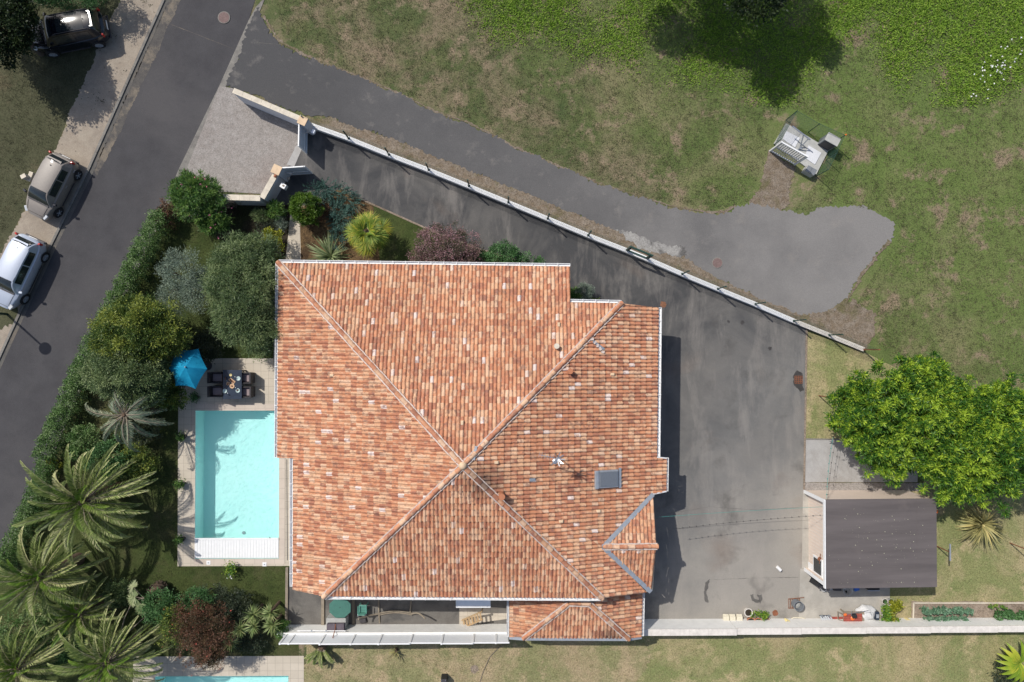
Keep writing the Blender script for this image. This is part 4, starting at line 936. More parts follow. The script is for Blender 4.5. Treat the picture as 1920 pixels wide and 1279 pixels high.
# meter boxes beside the small beige car
for px, py, w, d, h, rz, lab in ((67,335,.52,.20,.45,1.22,'longer concrete meter post beside the beige car'), (62,337,.26,.20,.75,.5,'taller short concrete meter post beside the beige car')):
    c = P(px, py, Z(1)); t = T('meter_post', lab, 'meter post', c, 'concrete meter posts on the verge'); t.part('body', MB().box(c+Vector((0,0,h/2)), (w,d,h), rz), 'slab', bevel=.015); t.part('lid', MB().box(c+Vector((0,0,h+.02)), (w+.02,d+.02,.035), rz), 'cap', bevel=.01)
# street lamp: its pole leans out of the picture, its shadow lies on the road
c = P(13, 589, Z(3)); t = T('street_lamp', 'street lamp at the left edge whose round shadow lies on the road', 'street lamp', c)
t.part('pole', MB().tube([c, c+Vector((0,0,3.45))], [.07,.045], 10), 'green'); t.part('lamp_head', MB().lathe([(.06,0),(.33,.06),(.33,.12),(.16,.24),(.05,.28)], c+Vector((0,0,3.4)), 22), 'greyrender', smooth=True)
# ================================================================ TERRACE FURNITURE
tz = .024
tb = P(435.5, 721, .75); a = P(417.5, 694, .75); b = P(452.7, 748.5, .75)
tab = T('dining_table', 'dark blue glass-topped dining table laid for four on the terrace', 'table', (tb.x, tb.y, tz))
tw, td = b.x-a.x, a.y-b.y
tab.part('tabletop', MB().box((tb.x, tb.y, .735), (tw, td, .03)), 'slate', bevel=.006)
tab.part('rim', MB().box((tb.x, tb.y, .70), (tw-.02, td-.02, .04)), 'rattan')
for sx_ in (-1, 1):
    for sy_ in (-1, 1): tab.part('leg', MB().bar((tb.x+sx_*(tw/2-.06), tb.y+sy_*(td/2-.06), tz), (tb.x+sx_*(tw/2-.06), tb.y+sy_*(td/2-.06), .69), .07), 'rattan')
def armchair(px, py, face, label):
    c = P(px, py, tz); t = T('armchair', label, 'armchair', c, 'rattan armchairs round the terrace table', math.radians(face), True)
    t.part('seat_frame', MB().box((.0,0,.2), (.58,.56,.36)), 'rattan', bevel=.01); t.part('cushion', MB().box((.05,0,.41), (.50,.42,.07)), 'cushion', bevel=.025)
    t.part('backrest', MB().box((-.27,0,.55), (.09,.60,.50), 0, -.12), 'rattan', bevel=.015)
    for s_ in (-1, 1): t.part('armrest', MB().box((.02,s_*.27,.42), (.56,.06,.42)), 'rattan', bevel=.01)
    for i in (-1, 1):
        for j in (-1, 1): t.part('leg', MB().box((i*.25, j*.25, .02), (.05,.05,.04)), 'steel')
armchair(412, 707.5, 0, 'upper left dark rattan armchair pushed under the table'); armchair(412, 733, 0, 'lower left dark rattan armchair pushed under the table')
armchair(468.5, 708, 180, 'upper right rattan armchair with sunlit mauve cushion'); armchair(469, 734, 180, 'lower right rattan armchair with sunlit mauve cushion')
tt_ = .752
def cr(x, y): return P(390+x/14.21, 670+y/14.21, tt_)
def dish(x, y, r, mat, label, food=None, nm='plate'):
    c = cr(x, y); t = T(nm, label, nm, c, 'dishes on the terrace table'); t.part('dish', MB().lathe([(r*.6,0),(r,.02),(r*.94,.022),(r*.6,.008)], c, 20), mat, smooth=True)
    if food:
        m = MB(); rr = random.Random(int(x))
        for i in range(7): an = rr.random()*6.3; q = rr.random()*r*.55; m.lathe([(r*.16,0),(r*.2,.02),(r*.08,.045)], c+Vector((math.cos(an)*q, math.sin(an)*q, .01)), 7)
        t.part('food', m, food, smooth=True)
dish(812, 565, .115, 'plate', 'empty pale green plate at the upper right seat'); dish(451, 898, .115, 'plate', 'empty pale green plate at the lower left seat')
dish(798, 886, .115, 'plate', 'pale plate with food at the lower right seat', 'bread'); dish(465, 548, .11, 'slate', 'dark plate with food at the upper left seat', 'bread')
dish(537, 699, .10, 'board', 'round wooden dish with snacks', 'bread'); dish(645, 768, .13, 'board', 'largest round dish with sliced meats', 'bread'); dish(605, 472, .075, 'hose', 'small yellow bowl near the top of the table', nm='bowl')
c = cr(641, 630); t = T('serving_board', 'oblong light wooden serving board with bread in the middle of the table', 'serving board', c); an = math.radians(-38)
t.part('board', MB().box(c+Vector((0,0,.012)), (.36,.18,.022), an), 'board', bevel=.01)
m = MB(); [m.lathe([(.03,0),(.035,.02),(.015,.04)], c+Vector((math.cos(an)*(i*.045-.11), math.sin(an)*(i*.045-.11)+(.02 if i % 2 else -.02), .024)), 7) for i in range(6)]; t.part('bread', m, 'bread', smooth=True)
for i, (x, y, lab) in enumerate(((720,525,'upper right plate'),(505,630,'upper left plate'),(730,815,'meat dish'),(520,960,'lower left plate'))):
    c = cr(x, y); t = T('wine_glass', f'clear wine glass near the {lab}', 'wine glass', c, 'wine glasses on the terrace table')
    t.part('foot', MB().lathe([(.035,0),(.03,.006),(.006,.012),(.006,.09)], c, 10), 'steel', smooth=True); t.part('bowl', MB().lathe([(.008,.09),(.035,.13),(.038,.16),(.03,.2)], c, 10), 'glass', smooth=True)
# parasol
uz = 2.45; c = P(350, 688, uz); base = Vector((c.x, c.y, tz)); par = T('parasol', 'open turquoise hexagonal parasol beside the terrace table', 'parasol', base)
tips = [P(x, y, uz-.35) for x, y in ((326,655),(372,654),(388.5,692),(367,729.5),(329,723.5),(315,692))]
tips[5] = P(316, 690, uz-.35); top = c+Vector((0,0,.12)); V = []; Fs = []; NR = 8
for i in range(6):
    a, b = tips[i], tips[(i+1) % 6]; base_i = len(V)
    for r_ in range(NR+1):
        q = r_/NR
        for s_ in range(7):
            w = s_/6; e = a.lerp(b, w); p = top.lerp(e, q); mid = (top.lerp(a, q)*(1-w)+top.lerp(b, q)*w); sag = 4*w*(1-w)
            p = mid.copy(); p += (Vector((top.x, top.y, p.z))-p)*(.075*sag*q); p.z -= .05*sag*q; p.z += .10*math.sin(q*PI)*.6; V.append(p)
    for r_ in range(NR):
        for s_ in range(6): k = base_i+r_*7+s_; Fs.append((k, k+1, k+8, k+7))
par.part('canopy', MB().add(V, Fs), 'canvas', smooth=True)
m = MB(); [m.bar(top+Vector((0,0,-.05)), tp__+Vector((0,0,-.02)), .015) for tp__ in tips]; par.part('ribs', m, 'steel')
par.part('pole', MB().tube([base, top], .022, 10), 'steel'); par.part('finial', MB().lathe([(.035,0),(.045,.03),(.02,.09)], top, 10), 'zinc', smooth=True)
par.part('foot', MB().lathe([(.26,0),(.26,.05),(.05,.09)], base, 20), 'dark')
# ================================================================ SIDE YARD
c = P(637, 1140, .0); c0 = P(637.5, 1140, .75); t = T('garden_table', 'green octagonal plastic table under the eaves in the side yard', 'table', (c0.x, c0.y, 0))
m = MB(); r_ = .62; oc = [(c0.x+math.cos(PI/8+k*PI/4)*r_*1.0, c0.y+math.sin(PI/8+k*PI/4)*r_*.92) for k in range(8)]; m.prism(oc, .72, .755); t.part('tabletop', m, 'lightgreen', bevel=.01)
t.part('parasol_hole', MB().lathe([(.025,0),(.022,.004)], (c0.x, c0.y+.02, .756), 10), 'black')
for k in range(4): an = PI/4+k*PI/2; t.part('leg', MB().bar((c0.x+math.cos(an)*.42, c0.y+math.sin(an)*.40, 0), (c0.x+math.cos(an)*.36, c0.y+math.sin(an)*.34, .72), .06), 'lightgreen')
c = P(636, 1160, 0); t = T('barbecue', 'concrete block barbecue with two mauve boarded lids below the octagonal table', 'barbecue', c)
t.part('block_base', MB().box(c+Vector((.0,.02,.36)), (1.05,.55,.72)), 'slab', bevel=.02)
for s_ in (-1, 1): t.part('lid', MB().box(c+Vector((s_*.24+.03,-.12,.86)), (.44,.42,.24)), 'darkwood', bevel=.01)
c2_ = P(636, 1168, .9); t.part('flue_pipe', MB().tube([c+Vector((.04,.1,.98)), c+Vector((.04,-.15,1.05)), c+Vector((.04,-.4,1.55))], .025, 8), 'rust')
c = P(684, 1136, 0); t = T('plastic_chair', 'pale green plastic chair in the side yard shade', 'chair', c)
t.part('seat', MB().box(c+Vector((-.02,0,.42)), (.42,.42,.04)), 'gchair', bevel=.02); t.part('backrest', MB().box(c+Vector((-.03,-.21,.62)), (.40,.04,.36)), 'gchair', bevel=.02)
m = MB(); [m.bar(c+Vector((-.18,.15-.08*i,.445)), c+Vector((.14,.15-.08*i,.445)), .03, .01) for i in range(5)]; t.part('slats', m, 'lightgreen')
for s_ in (-1, 1): t.part('armrest', MB().box(c+Vector((s_*.22-.02,0,.60)), (.05,.42,.03)), 'gchair', bevel=.01)
for i in (-1, 1):
    for j in (-1, 1): t.part('leg', MB().bar(c+Vector((i*.2,j*.19,0)), c+Vector((i*.18,j*.17,.41)), .05), 'gchair')
c = P(730, 1150, 0); t = T('hammock_stand', 'weathered curved timber hammock stand lying along the side yard', 'hammock stand', c)
def arc(x0_, y0_, z0_, x1_, y1_, z1_, lift, n=12): 
    a, b = P(x0_, y0_, z0_), P(x1_, y1_, z1_); return [a.lerp(b, i/n)+Vector((0, lift[0]*math.sin(PI*i/n), lift[1]*math.sin(PI*i/n))) for i in range(n+1)]
m = MB(); m.tube(arc(712,1150,.12,772,1150,.12,(.12,.0)), .035, 6); m.tube(arc(712,1153,.12,772,1153,.12,(.12,.0)), .035, 6); t.part('base_beam', m, 'greywood')
t.part('arm', MB().tube(arc(712,1151,.15,672,1161,1.0,(-.02,-.18)), .045, 6), 'greywood'); t.part('arm', MB().tube(arc(772,1151,.15,797,1160,.9,(.1,-.12)), .045, 6), 'greywood')
t.part('foot', MB().tube(arc(710,1124,.04,712,1168,.04,(0,.06)), .045, 6), 'greywood'); t.part('foot', MB().tube(arc(771,1126,.04,769,1152,.04,(0,.06)), .045, 6), 'greywood')
c = P(680, 1157, 0); t = T('dumbbell_rack', 'small pile of dark metal weights beside the hammock stand', 'weights', c)
m = MB().tube([c+Vector((-.25,.18,.12)), c+Vector((.25,.18,.12))], .02, 8); t.part('bar', m, 'steel')
for i, x in enumerate((-.22,-.16,.16,.22)): t.part('weight_plate', MB().tube([c+Vector((x-.02,.18,.12)), c+Vector((x+.02,.18,.12))], .11, 14), 'zinc' if i % 3 == 0 else 'dark')
t.part('frame', MB().box(c+Vector((.05,-.15,.1)), (.45,.28,.18), .2, taper=.7), 'dark', bevel=.02)
c = P(887, 1128, 0); t = T('canopy', 'white framed polycarbonate canopy over the side door', 'canopy', c); z_ = 2.0
a, b = P(855.5, 1110, z_), P(919, 1138, z_-.15)
t.part('sheet', MB().add([(a.x, a.y+.3, z_+.15), (b.x, a.y+.3, z_+.15), (b.x, b.y, z_-.15), (a.x, b.y, z_-.15)], [(0,1,2,3)]), 'pvc')
m = MB(); m.bar((a.x-.02, b.y, z_-.14), (b.x+.02, b.y, z_-.14), .06); m.bar((a.x, a.y+.3, z_+.16), (a.x, b.y, z_-.13), .05); m.bar((b.x, a.y+.3, z_+.16), (b.x, b.y, z_-.13), .05); t.part('frame', m, 'white')
for xx in (a.x+.1, b.x-.1): t.part('bracket', MB().bar((xx, b.y+.1, z_-.2), (xx, a.y+.2, 1.4), .04), 'white')
c = P(880, 1163, 0); t = T('timber_steps', 'pale timber steps with slatted treads leaning in the side yard', 'steps', c)
m0 = P(866,1163,.03); m1 = P(903,1147,1.0)
for o2 in (Vector((0,.0,0)), Vector((.06,-.42,-.02))): t.part('rail', MB().bar(m0+o2, m1+o2, .05, .09), 'wood')
for i in range(7): q = m0.lerp(m1, (i+.6)/7.2); t.part('tread', MB().bar(q, q+Vector((.06,-.42,-.02)), .10, .03), 'wood')
t.part('leg', MB().bar(m1+Vector((0,0,0)), m1+Vector((.1,.05,-1.0)), .05), 'wood')
c = P(905, 1155, Z(9)); sheet('yard_slab', [(861,1135),(952,1140),(952,1160),(861,1172)], Z(9), 'tiles')
c = P(648, 1182, 1.1); t = T('water_pipe', 'thin white pipe on brackets along the wall beside the yard', 'pipe', c)
a = P(557, 1183, 1.14); b = P(648, 1183, 1.14); t.part('pipe', MB().tube([a, b], .025, 8), 'white')
for q in (.3, .6): t.part('bracket', MB().box(a.lerp(b, q), (.06,.09,.06)), 'zinc')
c = P(834, 1268, 0); t = T('metal_post', 'black metal post stub standing in the lower lawn', 'post', c); t.part('body', MB().box(c+Vector((0,0,.3)), (.34,.30,.6), .05, taper=.9), 'black', bevel=.02)
t.part('flange', MB().box(c+Vector((0,0,.61)), (.30,.26,.02), .05), 'dark'); [t.part('bolt', MB().lathe([(.02,0),(.02,.03)], c+Vector((i*.1,.08,.62)), 6), 'steel') for i in (-1, 1)]
disc('bare_patch', 890, 1254, .22, Z(4), 'bedsoil', seed=3, wob=.25)
# fallen cable / branch on the lower lawn
m = MB().tube([P(958,1202,.05), P(935,1214,.04), P(918,1232,.04), P(905,1262,.03), P(898,1285,.03)], .02, 5); single('cut_branch', m, 'twig', 'long thin grey branch lying on the lower lawn below the annexe', 'branch')
# ================================================================ BY THE SHED
def pot(px, py, r, h, mat, label, plant=None, group='flower pots in the yard', soil='soil', z=0.0, name='flower_pot'):
    c = P(px, py, z+.02); t = T(name, label, 'flower pot', c, group)
    t.part('pot', MB().lathe([(r*.7,0),(r,h),(r*1.06,h),(r*1.06,h-.04),(r*.98,h-.04)][:3]+[(r*.88,h+.001),(r*.84,h-.05)], c, 16), mat, smooth=True)
    t.part('soil', MB().lathe([(r*.86,h-.04),(r*.4,h-.03)], c, 14), soil)
    if plant: plant_in(t, c+Vector((0,0,h)), r, plant)
    return t
def plant_in(t, c, r, kind):
    mt, R, n = kind; d = nrm(rng.normal(0, 1, (n, 3))+np.array([0,0,.6])); p = np.array(c)+rng.normal(0, R*.35, (n, 3))*[1,1,.6]+[0,0,R*.4]
    t.np('foliage', leafq(p, d, R*.45, R*.2, rng.random(n), .5), 'l_'+mt)
for i, (x, lab) in enumerate(((1359,'left'),(1371,'middle'),(1384,'right'))):
    c = P(x, 1160, 0)
    t = T('stone_planter', f'{lab} of three cream slabs stacked against the wall', 'slab stack', c, 'cream slabs against the boundary wall')
    for k in range(3): t.part('slab', MB().box(c+Vector((.0,.05-.04*k,.16+.05*k)), (.31,.52,.05), 0, -.12), 'cream', bevel=.012)
    t.part('foot_block', MB().box(c+Vector((0,0,.06)), (.2,.3,.12)), 'cream', bevel=.01)
g6 = ('shrub', .22, 260)
pot(1400, 1145, .22, .30, 'capwhite', 'empty pale round pot above the terracotta pots')
pot(1405, 1163, .24, .26, 'terra', 'large empty terracotta pot by the wall with white trowel', z=.0); pot(1419, 1163, .21, .24, 'terra', 'middle empty terracotta pot by the wall'); pot(1437, 1162, .14, .18, 'terra', 'small terracotta pot with withered stems', ('twiggy',)[0:0] or None)
pot(1406, 1149, .11, .14, 'dark', 'small pot with light green plant left of the green ones', ('veg', .20, 200)); pot(1418, 1148, .11, .14, 'dark', 'small pot with light green plant in the middle', ('veg', .20, 200)); pot(1430, 1151, .13, .15, 'dark', 'pot with the bushiest green plant', ('veg', .28, 320))
c = P(1490, 1130, 0); t = T('iron_barrel', 'black fire barrel on a rusty grate at the yard corner', 'barrel', c)
t.part('drum', MB().lathe([(.24,.1),(.26,.5),(.27,.55),(.24,.55),(.235,.2)], c, 20), 'cabinet', smooth=True); t.part('ash', MB().lathe([(.22,.22),(.1,.27)], c, 12), 'slab')
m = MB(); [m.bar(c+Vector((-.35+.1*i,-.3,.06)), c+Vector((-.35+.1*i,.25,.06)), .025) for i in range(7)]; m.bar(c+Vector((-.38,-.28,.06)), c+Vector((.3,-.28,.06)), .03); m.bar(c+Vector((-.38,.22,.06)), c+Vector((.5,.3,.06)), .03); t.part('grate', m, 'rust')
c = P(1471, 1166, 0); t = T('hose_reel', 'coil of yellow garden hose leaning on the boundary wall', 'hose', c)
for k in range(6): t.part('coil', MB().tube([c+Vector((math.cos(q)*(.16+.01*k)*.7, math.sin(q)*(.22+.01*k), .12+.07*k*.9)) for q in np.linspace(0, 6.28, 16)], .03, 6), 'hose', smooth=True)
t.part('fitting', MB().box(c+Vector((.18,-.22,.5)), (.12,.14,.12)), 'blue', bevel=.03)
m = MB().tube([P(1479,1163,.05), P(1488,1158,.05), P(1502,1158,.04), P(1515,1162,.05), P(1519,1168,.05)], .03, 6); single('hose', m, 'cream', 'loose cream hose on the concrete right of the coil', 'hose', smooth=True)
c = P(1461, 1067, Z(9)); t = T('white_bollard', 'short white cylinder standing alone in the yard', 'bollard', c)
a = Vector((c.x-.05, c.y+.05, c.z+.085)); t.part('tube', MB().tube([a+Vector((-.1,.1,0)), a+Vector((.1,-.1,0))], .085, 14), 'white', smooth=True); t.part('end_cap', MB().tube([a+Vector((.1,-.1,0)), a+Vector((.115,-.115,0))], .08, 14), 'black')
# things along the south side of the shed
c = P(1537, 1085, 0)
def thing(name, label, cat, c, parts, group=None):
    t = T(name, label, cat, c, group)
    for nm, m, mt, *r_ in parts: t.part(nm, m, mt, smooth=bool(r_), bevel=0 if r_ else .01)
    return t
V3 = Vector
c = P(1530, 1091, 0); thing('covered_machine', 'black tarpaulin over a machine at the shed corner', 'tarpaulin', c, [('cover', MB().box(c+V3((0,0,.35)), (.75,.36,.7), -.5, taper=.7), 'black'), ('folds', MB().bar(c+V3((-.2,-.1,.7)), c+V3((.25,.05,.66)), .08), 'dark')])
c = P(1540, 1101, 0); thing('bucket', 'white bucket first along the shed wall', 'bucket', c, [('pail', MB().lathe([(.11,0),(.14,.3),(.12,.3),(.1,.05)], c, 16), 'white', 1), ('handle', MB().tube([c+V3((-.14,0,.3)), c+V3((0,-.15,.3)), c+V3((.14,0,.3))], .008, 5), 'steel')])
c = P(1549, 1102, 0); thing('bucket', 'pale grey bucket second along the shed wall', 'bucket', c, [('pail', MB().lathe([(.10,0),(.13,.26),(.11,.26),(.09,.05)], c, 16), 'capwhite', 1), ('handle', MB().tube([c+V3((-.13,0,.26)), c+V3((0,-.14,.26)), c+V3((.13,0,.26))], .008, 5), 'steel')])
c = P(1564, 1097, 0); thing('plastic_crates', 'dark crates stacked under the shed eaves', 'crate', c, [('crate', MB().box(c+V3((0,0,.15)), (.6,.3,.3)), 'cabinet'), ('crate', MB().box(c+V3((-.05,0,.42)), (.4,.28,.22)), 'dark'), ('rim', MB().box(c+V3((0,0,.305)), (.62,.32,.02)), 'zinc')])
c = P(1583, 1102, 0); thing('wheelbarrow', 'metal barrow with round grey tray behind the shed', 'wheelbarrow', c, [('tray', MB().lathe([(.18,.15),(.27,.42),(.29,.43),(.25,.42),(.16,.2)], c, 18), 'slab', 1), ('handle', MB().bar(c+V3((-.15,.1,.45)), c+V3((-.55,.25,.55)), .03), 'steel'), ('handle', MB().bar(c+V3((.15,.1,.45)), c+V3((-.15,.4,.55)), .03), 'steel'), ('wheel', MB().tube([c+V3((-.03,-.2,.14)), c+V3((.03,-.2,.14))], .14, 14), 'black')])
c = P(1600, 1098, 0); thing('storage_box', 'blue bag with white roll on top behind the shed', 'bag', c, [('bag', MB().box(c+V3((.02,-.06,.18)), (.36,.3,.34), .3, taper=.75), 'blue'), ('roll', MB().tube([c+V3((-.25,.08,.42)), c+V3((.15,.08,.42))], .07, 12), 'white', 1)])
c = P(1614, 1095, 0); thing('tool_case', 'brown tool case with orange lamp behind the shed', 'case', c, [('case', MB().box(c+V3((0,0,.16)), (.3,.25,.3)), 'rust'), ('lamp', MB().lathe([(.04,0),(.04,.04)], c+V3((0,0,.31)), 8), 'orange')])
c = P(1630, 1098, 0); thing('trolley_frame', 'black and steel trough on a frame at the far end of the shed', 'trough', c, [('trough', MB().box(c+V3((0,.05,.3)), (.66,.26,.3)), 'black'), ('rim', MB().box(c+V3((0,-.12,.42)), (.68,.05,.08)), 'steel'), ('leg', MB().bar(c+V3((-.3,0,0)), c+V3((-.3,0,.3)), .04), 'steel'), ('leg', MB().bar(c+V3((.3,0,0)), c+V3((.3,0,.3)), .04), 'steel')])
# hand trolley
c = P(1548, 1163, 0); t = T('platform_trolley', 'blue-grey slatted trolley tipped up on the boundary wall', 'trolley', c); u1 = V3((.28,-.42,.55)); 
for k in range(5): o2 = V3((.13*k-.26, 0, 0)); t.part('slat', MB().bar(c+o2+V3((-.1,.3,.12)), c+o2+u1*.85, .07, .03), 'zinc')
m = MB(); m.bar(c+V3((-.4,.3,.12)), c+V3((.2,.3,.12)), .04); m.bar(c+V3((-.0,-.36,.47)), c+V3((.55,-.36,.47)), .04); t.part('frame', m, 'slate')
for o2 in (V3((-.3,.32,.22)), V3((.08,.32,.22)), V3((.1,-.1,.5)), V3((.48,-.1,.5))): t.part('castor', MB().tube([o2+c+V3((0,-.02,0)), o2+c+V3((0,.03,.02))], .065, 12), 'cabinet')
# red table with the strimmer, sack
c = P(1592, 1152, 0); t = T('work_table', 'worn timber bench with red boards by the boundary wall', 'workbench', c)
t.part('top', MB().box(c+V3((.05,-.05,.40)), (1.15,.72,.05)), 'greywood'); 
m = MB(); [m.box(c+V3((-.02,.15-.13*i,.45)), (1.0,.12,.04)) for i in range(4)]; t.part('red_boards', m, 'redwood')
m = MB(); m.bar(c+V3((-.55,.2,.4)), c+V3((-.85,.32,.42)), .03); m.bar(c+V3((-.55,-.2,.4)), c+V3((-.82,-.1,.42)), .03); m.bar(c+V3((-.85,.32,.42)), c+V3((-.82,-.1,.42)), .03); t.part('pull_handle', m, 'greywood')
for i in (-1, 1):
    for j in (-1, 1): t.part('leg', MB().bar(c+V3((i*.5,j*.3,0)), c+V3((i*.48,j*.28,.38)), .06), 'greywood')
c5 = P(1590, 1170, 0); t = T('board_stack', 'red-brown boards leaning under the workbench on the wall', 'boards', c5)
for k in range(4): t.part('board', MB().add([c5+V3((-1.15+.02*k,.42-.12*k,.05+.15*k)), c5+V3((1.0-.05*k,.42-.12*k,.05+.15*k)), c5+V3((1.05-.05*k,.31-.12*k,.17+.15*k)), c5+V3((-1.0+.02*k,.31-.12*k,.17+.15*k))], [(0,1,2,3)]), 'redwood')
c6 = P(1598, 1149, .48); t = T('grass_trimmer', 'orange and black petrol strimmer lying on the red workbench', 'strimmer', c6)
t.part('shaft', MB().tube([c6+V3((-.5,-.1,.04)), c6+V3((.85,.14,.06))], .015, 6), 'steel'); t.part('engine', MB().box(c6+V3((.05,-.14,.1)), (.26,.2,.18), .2), 'black', bevel=.03); t.part('cover', MB().lathe([(.11,0),(.12,.06),(.05,.11)], c6+V3((-.02,-.27,.03)), 14), 'orange', smooth=True)
t.part('guard', MB().box(c6+V3((-.42,-.08,.06)), (.16,.12,.1), .3), 'orange', bevel=.03); t.part('handlebar', MB().tube([c6+V3((-.05,.12,.06)), c6+V3((-.1,-.15,.08))], .015, 6), 'steel')
c = P(1620, 1147, 0); t = T('white_sack', 'crumpled white bulk sack beside the red workbench', 'sack', c); bm = bmesh.new(); bmesh.ops.create_uvsphere(bm, u_segments=22, v_segments=12, radius=1); rr = random.Random(5)
for v in bm.verts: s_ = 1+.09*math.sin(v.co.x*7+v.co.y*4)+rr.uniform(-.05,.05); v.co = Vector((v.co.x*.56*s_, v.co.y*.44*s_, max(-.15, v.co.z)*.34*s_+.12))
me = bpy.data.meshes.new('bag'); bm.to_mesh(me); bm.free(); me.materials.append(M['sack']); me.shade_smooth(); t.link(me, 'bag'); t.part('strap', MB().tube([c+V3((-.15,.1,.44)), c+V3((.1,.15,.50)), c+V3((.2,-.1,.44))], .015, 5), 'cabinet')
c = P(1638, 1150, 0); thing('water_can', 'blue-grey container behind the white sack', 'container', c, [('body', MB().box(c+V3((0,0,.2)), (.22,.5,.4), taper=.9), 'slate'), ('lid', MB().box(c+V3((0,0,.41)), (.14,.2,.03)), 'zinc')])
c = P(1645, 1165, 0); t = T('stone_slab', 'dark stone slab leaning on the wall right of the red boards', 'slab', c); t.part('slab', MB().add([c+V3((-.55,.25,.03)), c+V3((.25,.25,.03)), c+V3((.55,-.33,.75)), c+V3((-.05,-.33,.75)), c+V3((-.55,.20,.0)), c+V3((.25,.20,.0)), c+V3((.55,-.38,.70)), c+V3((-.05,-.38,.70))], [(0,1,2,3),(7,6,5,4),(0,4,5,1),(1,5,6,2),(2,6,7,3),(3,7,4,0)]), 'greywood')
t.part('chip', MB().box(c+V3((.25,-.05,.42)), (.12,.12,.04)), 'slab')
k = 0; rows = ['topmost','second','third','lowest']
for j in range(4):
    for i in range(2):
        pot(1655+i*11, 1125+j*11.5, .16, .24, 'slab' if (i+j) % 2 else 'capwhite', f'{"left" if i == 0 else "right"} pot of the {rows[j]} pair at the lawn edge by the shed', [('shrub',.14,90),('yellow',.17,120),('veg',.28,260),('yellow',.26,240),('veg',.30,260),('yellow',.2,200),('veg',.32,320),('yellow',.3,260)][k], 'plant pots between the concrete and the lawn'); k += 1
pot(1675, 1131, .12, .2, 'dark', 'pot with yellow-green bush at the grass side of the pots', ('yellow', .34, 320), 'plant pots between the concrete and the lawn'); pot(1673, 1165, .12, .2, 'dark', 'pot with fresh green bush nearest the boundary wall', ('veg', .34, 320), 'plant pots between the concrete and the lawn')
c = P(1697, 1163, 0); t = T('hose_coil', 'coiled yellow-green hose by the wall right of the pots', 'hose', c)
t.part('coil', MB().tube([c+V3((math.cos(q)*.24, math.sin(q)*.2-.05, .06+.012*q)) for q in np.linspace(0, 25, 60)], .02, 5), 'hose', smooth=True)
# clothes lines and their posts
def lineobj(name, pts, r, mat, label, pegs=0):
    t = T(name, label, 'cord', pts[0]); o = t.part('cord', MB().tube(pts, r, 5), mat)
    if pegs:
        m = MB()
        for i in range(pegs):
            q = (i+.5)/pegs*(len(pts)-1); k = int(q); p = pts[k].lerp(pts[min(k+1, len(pts)-1)], q-k); m.box(p+V3((0,0,-.03)), (.02,.05,.07))
        t.part('pegs', m, mat, parent=o)
def sagline(a, b, sag=.12, n=10): return [a.lerp(b, i/n)-V3((0,0,sag*math.sin(PI*i/n))) for i in range(n+1)]
lineobj('clothes_line', sagline(P(1230,970,2.3), P(1548,950,2.3)), .008, 'rope', 'green clothes line from the gable to the shed', 0)
lineobj('clothes_line', sagline(P(1262,992,2.2), P(1545,966,2.35), .2), .006, 'cable', 'dark clothes line with pegs across the yard to the shed', 22)
lineobj('clothes_line', sagline(P(1562,820,2.2), P(1550,935,2.4)), .008, 'rope', 'green clothes line from the fruit tree to the shed corner', 8)
lineobj('clothes_line', sagline(P(1568,820,2.1), P(1552,938,2.35)), .006, 'cable', 'dark clothes line beside the green one over the concrete pad', 6)
lineobj('clothes_line', sagline(P(1762,932,2.2), P(1830,930,2.2)), .012, 'rope', 'short blue-green line from the shed to the big leafy tree', 8)
def lpost(px, py, ht, top, label):
    c = P(px, py, 0); t = T('line_post', label, 'post', c); t.part('post', MB().tube([c, c+V3((0,0,ht))], .03, 8), 'rust')
    if top: t.part('crossbar', MB().bar(c+V3((0,-.45,ht)), c+V3((0,.45,ht)), .06), 'zinc')
lpost(1535, 742, 1.9, 0, 'rusty thin post in the grass strip left of the leafy tree'); lpost(1756, 1024, 1.15, 1, 'metal post with steel crossbar behind the shed'); lpost(1893, 1018, 1.6, 0, 'rusty post at the right edge of the garden')
# ================================================================ THE CONCRETE ENCLOSURE IN THE FIELD
c = P(1500, 278, 0); t = T('utility_slab', 'square concrete slab with two pale access plates in the field', 'slab', c)
pts = [(a.x, a.y) for a in W2([(1473,232),(1553,281),(1529,328),(1450,270)])]; t.part('slab', MB().prism(pts[::-1], -.02, .10), 'slab')
for q in ([(1472,247),(1498,260),(1489,278),(1466,262)], [(1514,274),(1538,288),(1526,310),(1507,297)]): t.part('access_plate', MB().prism([(a.x, a.y) for a in W2(q)][::-1], .105, .135), 'greyrender')
A, B = P(1443, 283.5), P(1489.5, 309.5); d = (B-A).normalized(); z = V3((0,0,1)); h = 1.65
t = T('slatted_gate', 'white slatted gate standing on the street side of the concrete slab', 'gate', A)
m = MB(); [m.bar(q+z*.02, q+z*(h+.05), .07) for q in (A, B)]; m.bar(A+z*(h), B+z*h, .07); m.bar(A+z*.12, B+z*.12, .05); m.bar(A+z*.85, B+z*.85, .04); t.part('frame', m, 'white')
for i in range(12): q = A.lerp(B, (i+.6)/12.2); t.part('slat', MB().bar(q+z*.1, q+z*(h-.02), .055, .03), 'capwhite')
sd = A+ (P(1466,262)-A)*.0
c = P(1545, 272, 0); t = T('electric_cabinet', 'tall grey cabinet with pale top at the right of the slab', 'cabinet', c); rz = math.atan2(d.y, d.x)
t.part('body', MB().box(c+V3((0,0,.5)), (.72,.42,1.0), rz), 'cabinet', bevel=.01); t.part('lid', MB().box(c+V3((0,0,1.03)), (.78,.48,.05), rz), 'slab', bevel=.01); t.part('door', MB().box(c+V3((0,0,.5))+V3((d.y,-d.x,0))*.216, (.62,.012,.86), rz), 'dark')
c = P(1513, 324, 0); t = T('low_cabinet', 'low twin-lidded grey box at the lower corner of the slab', 'cabinet', c)
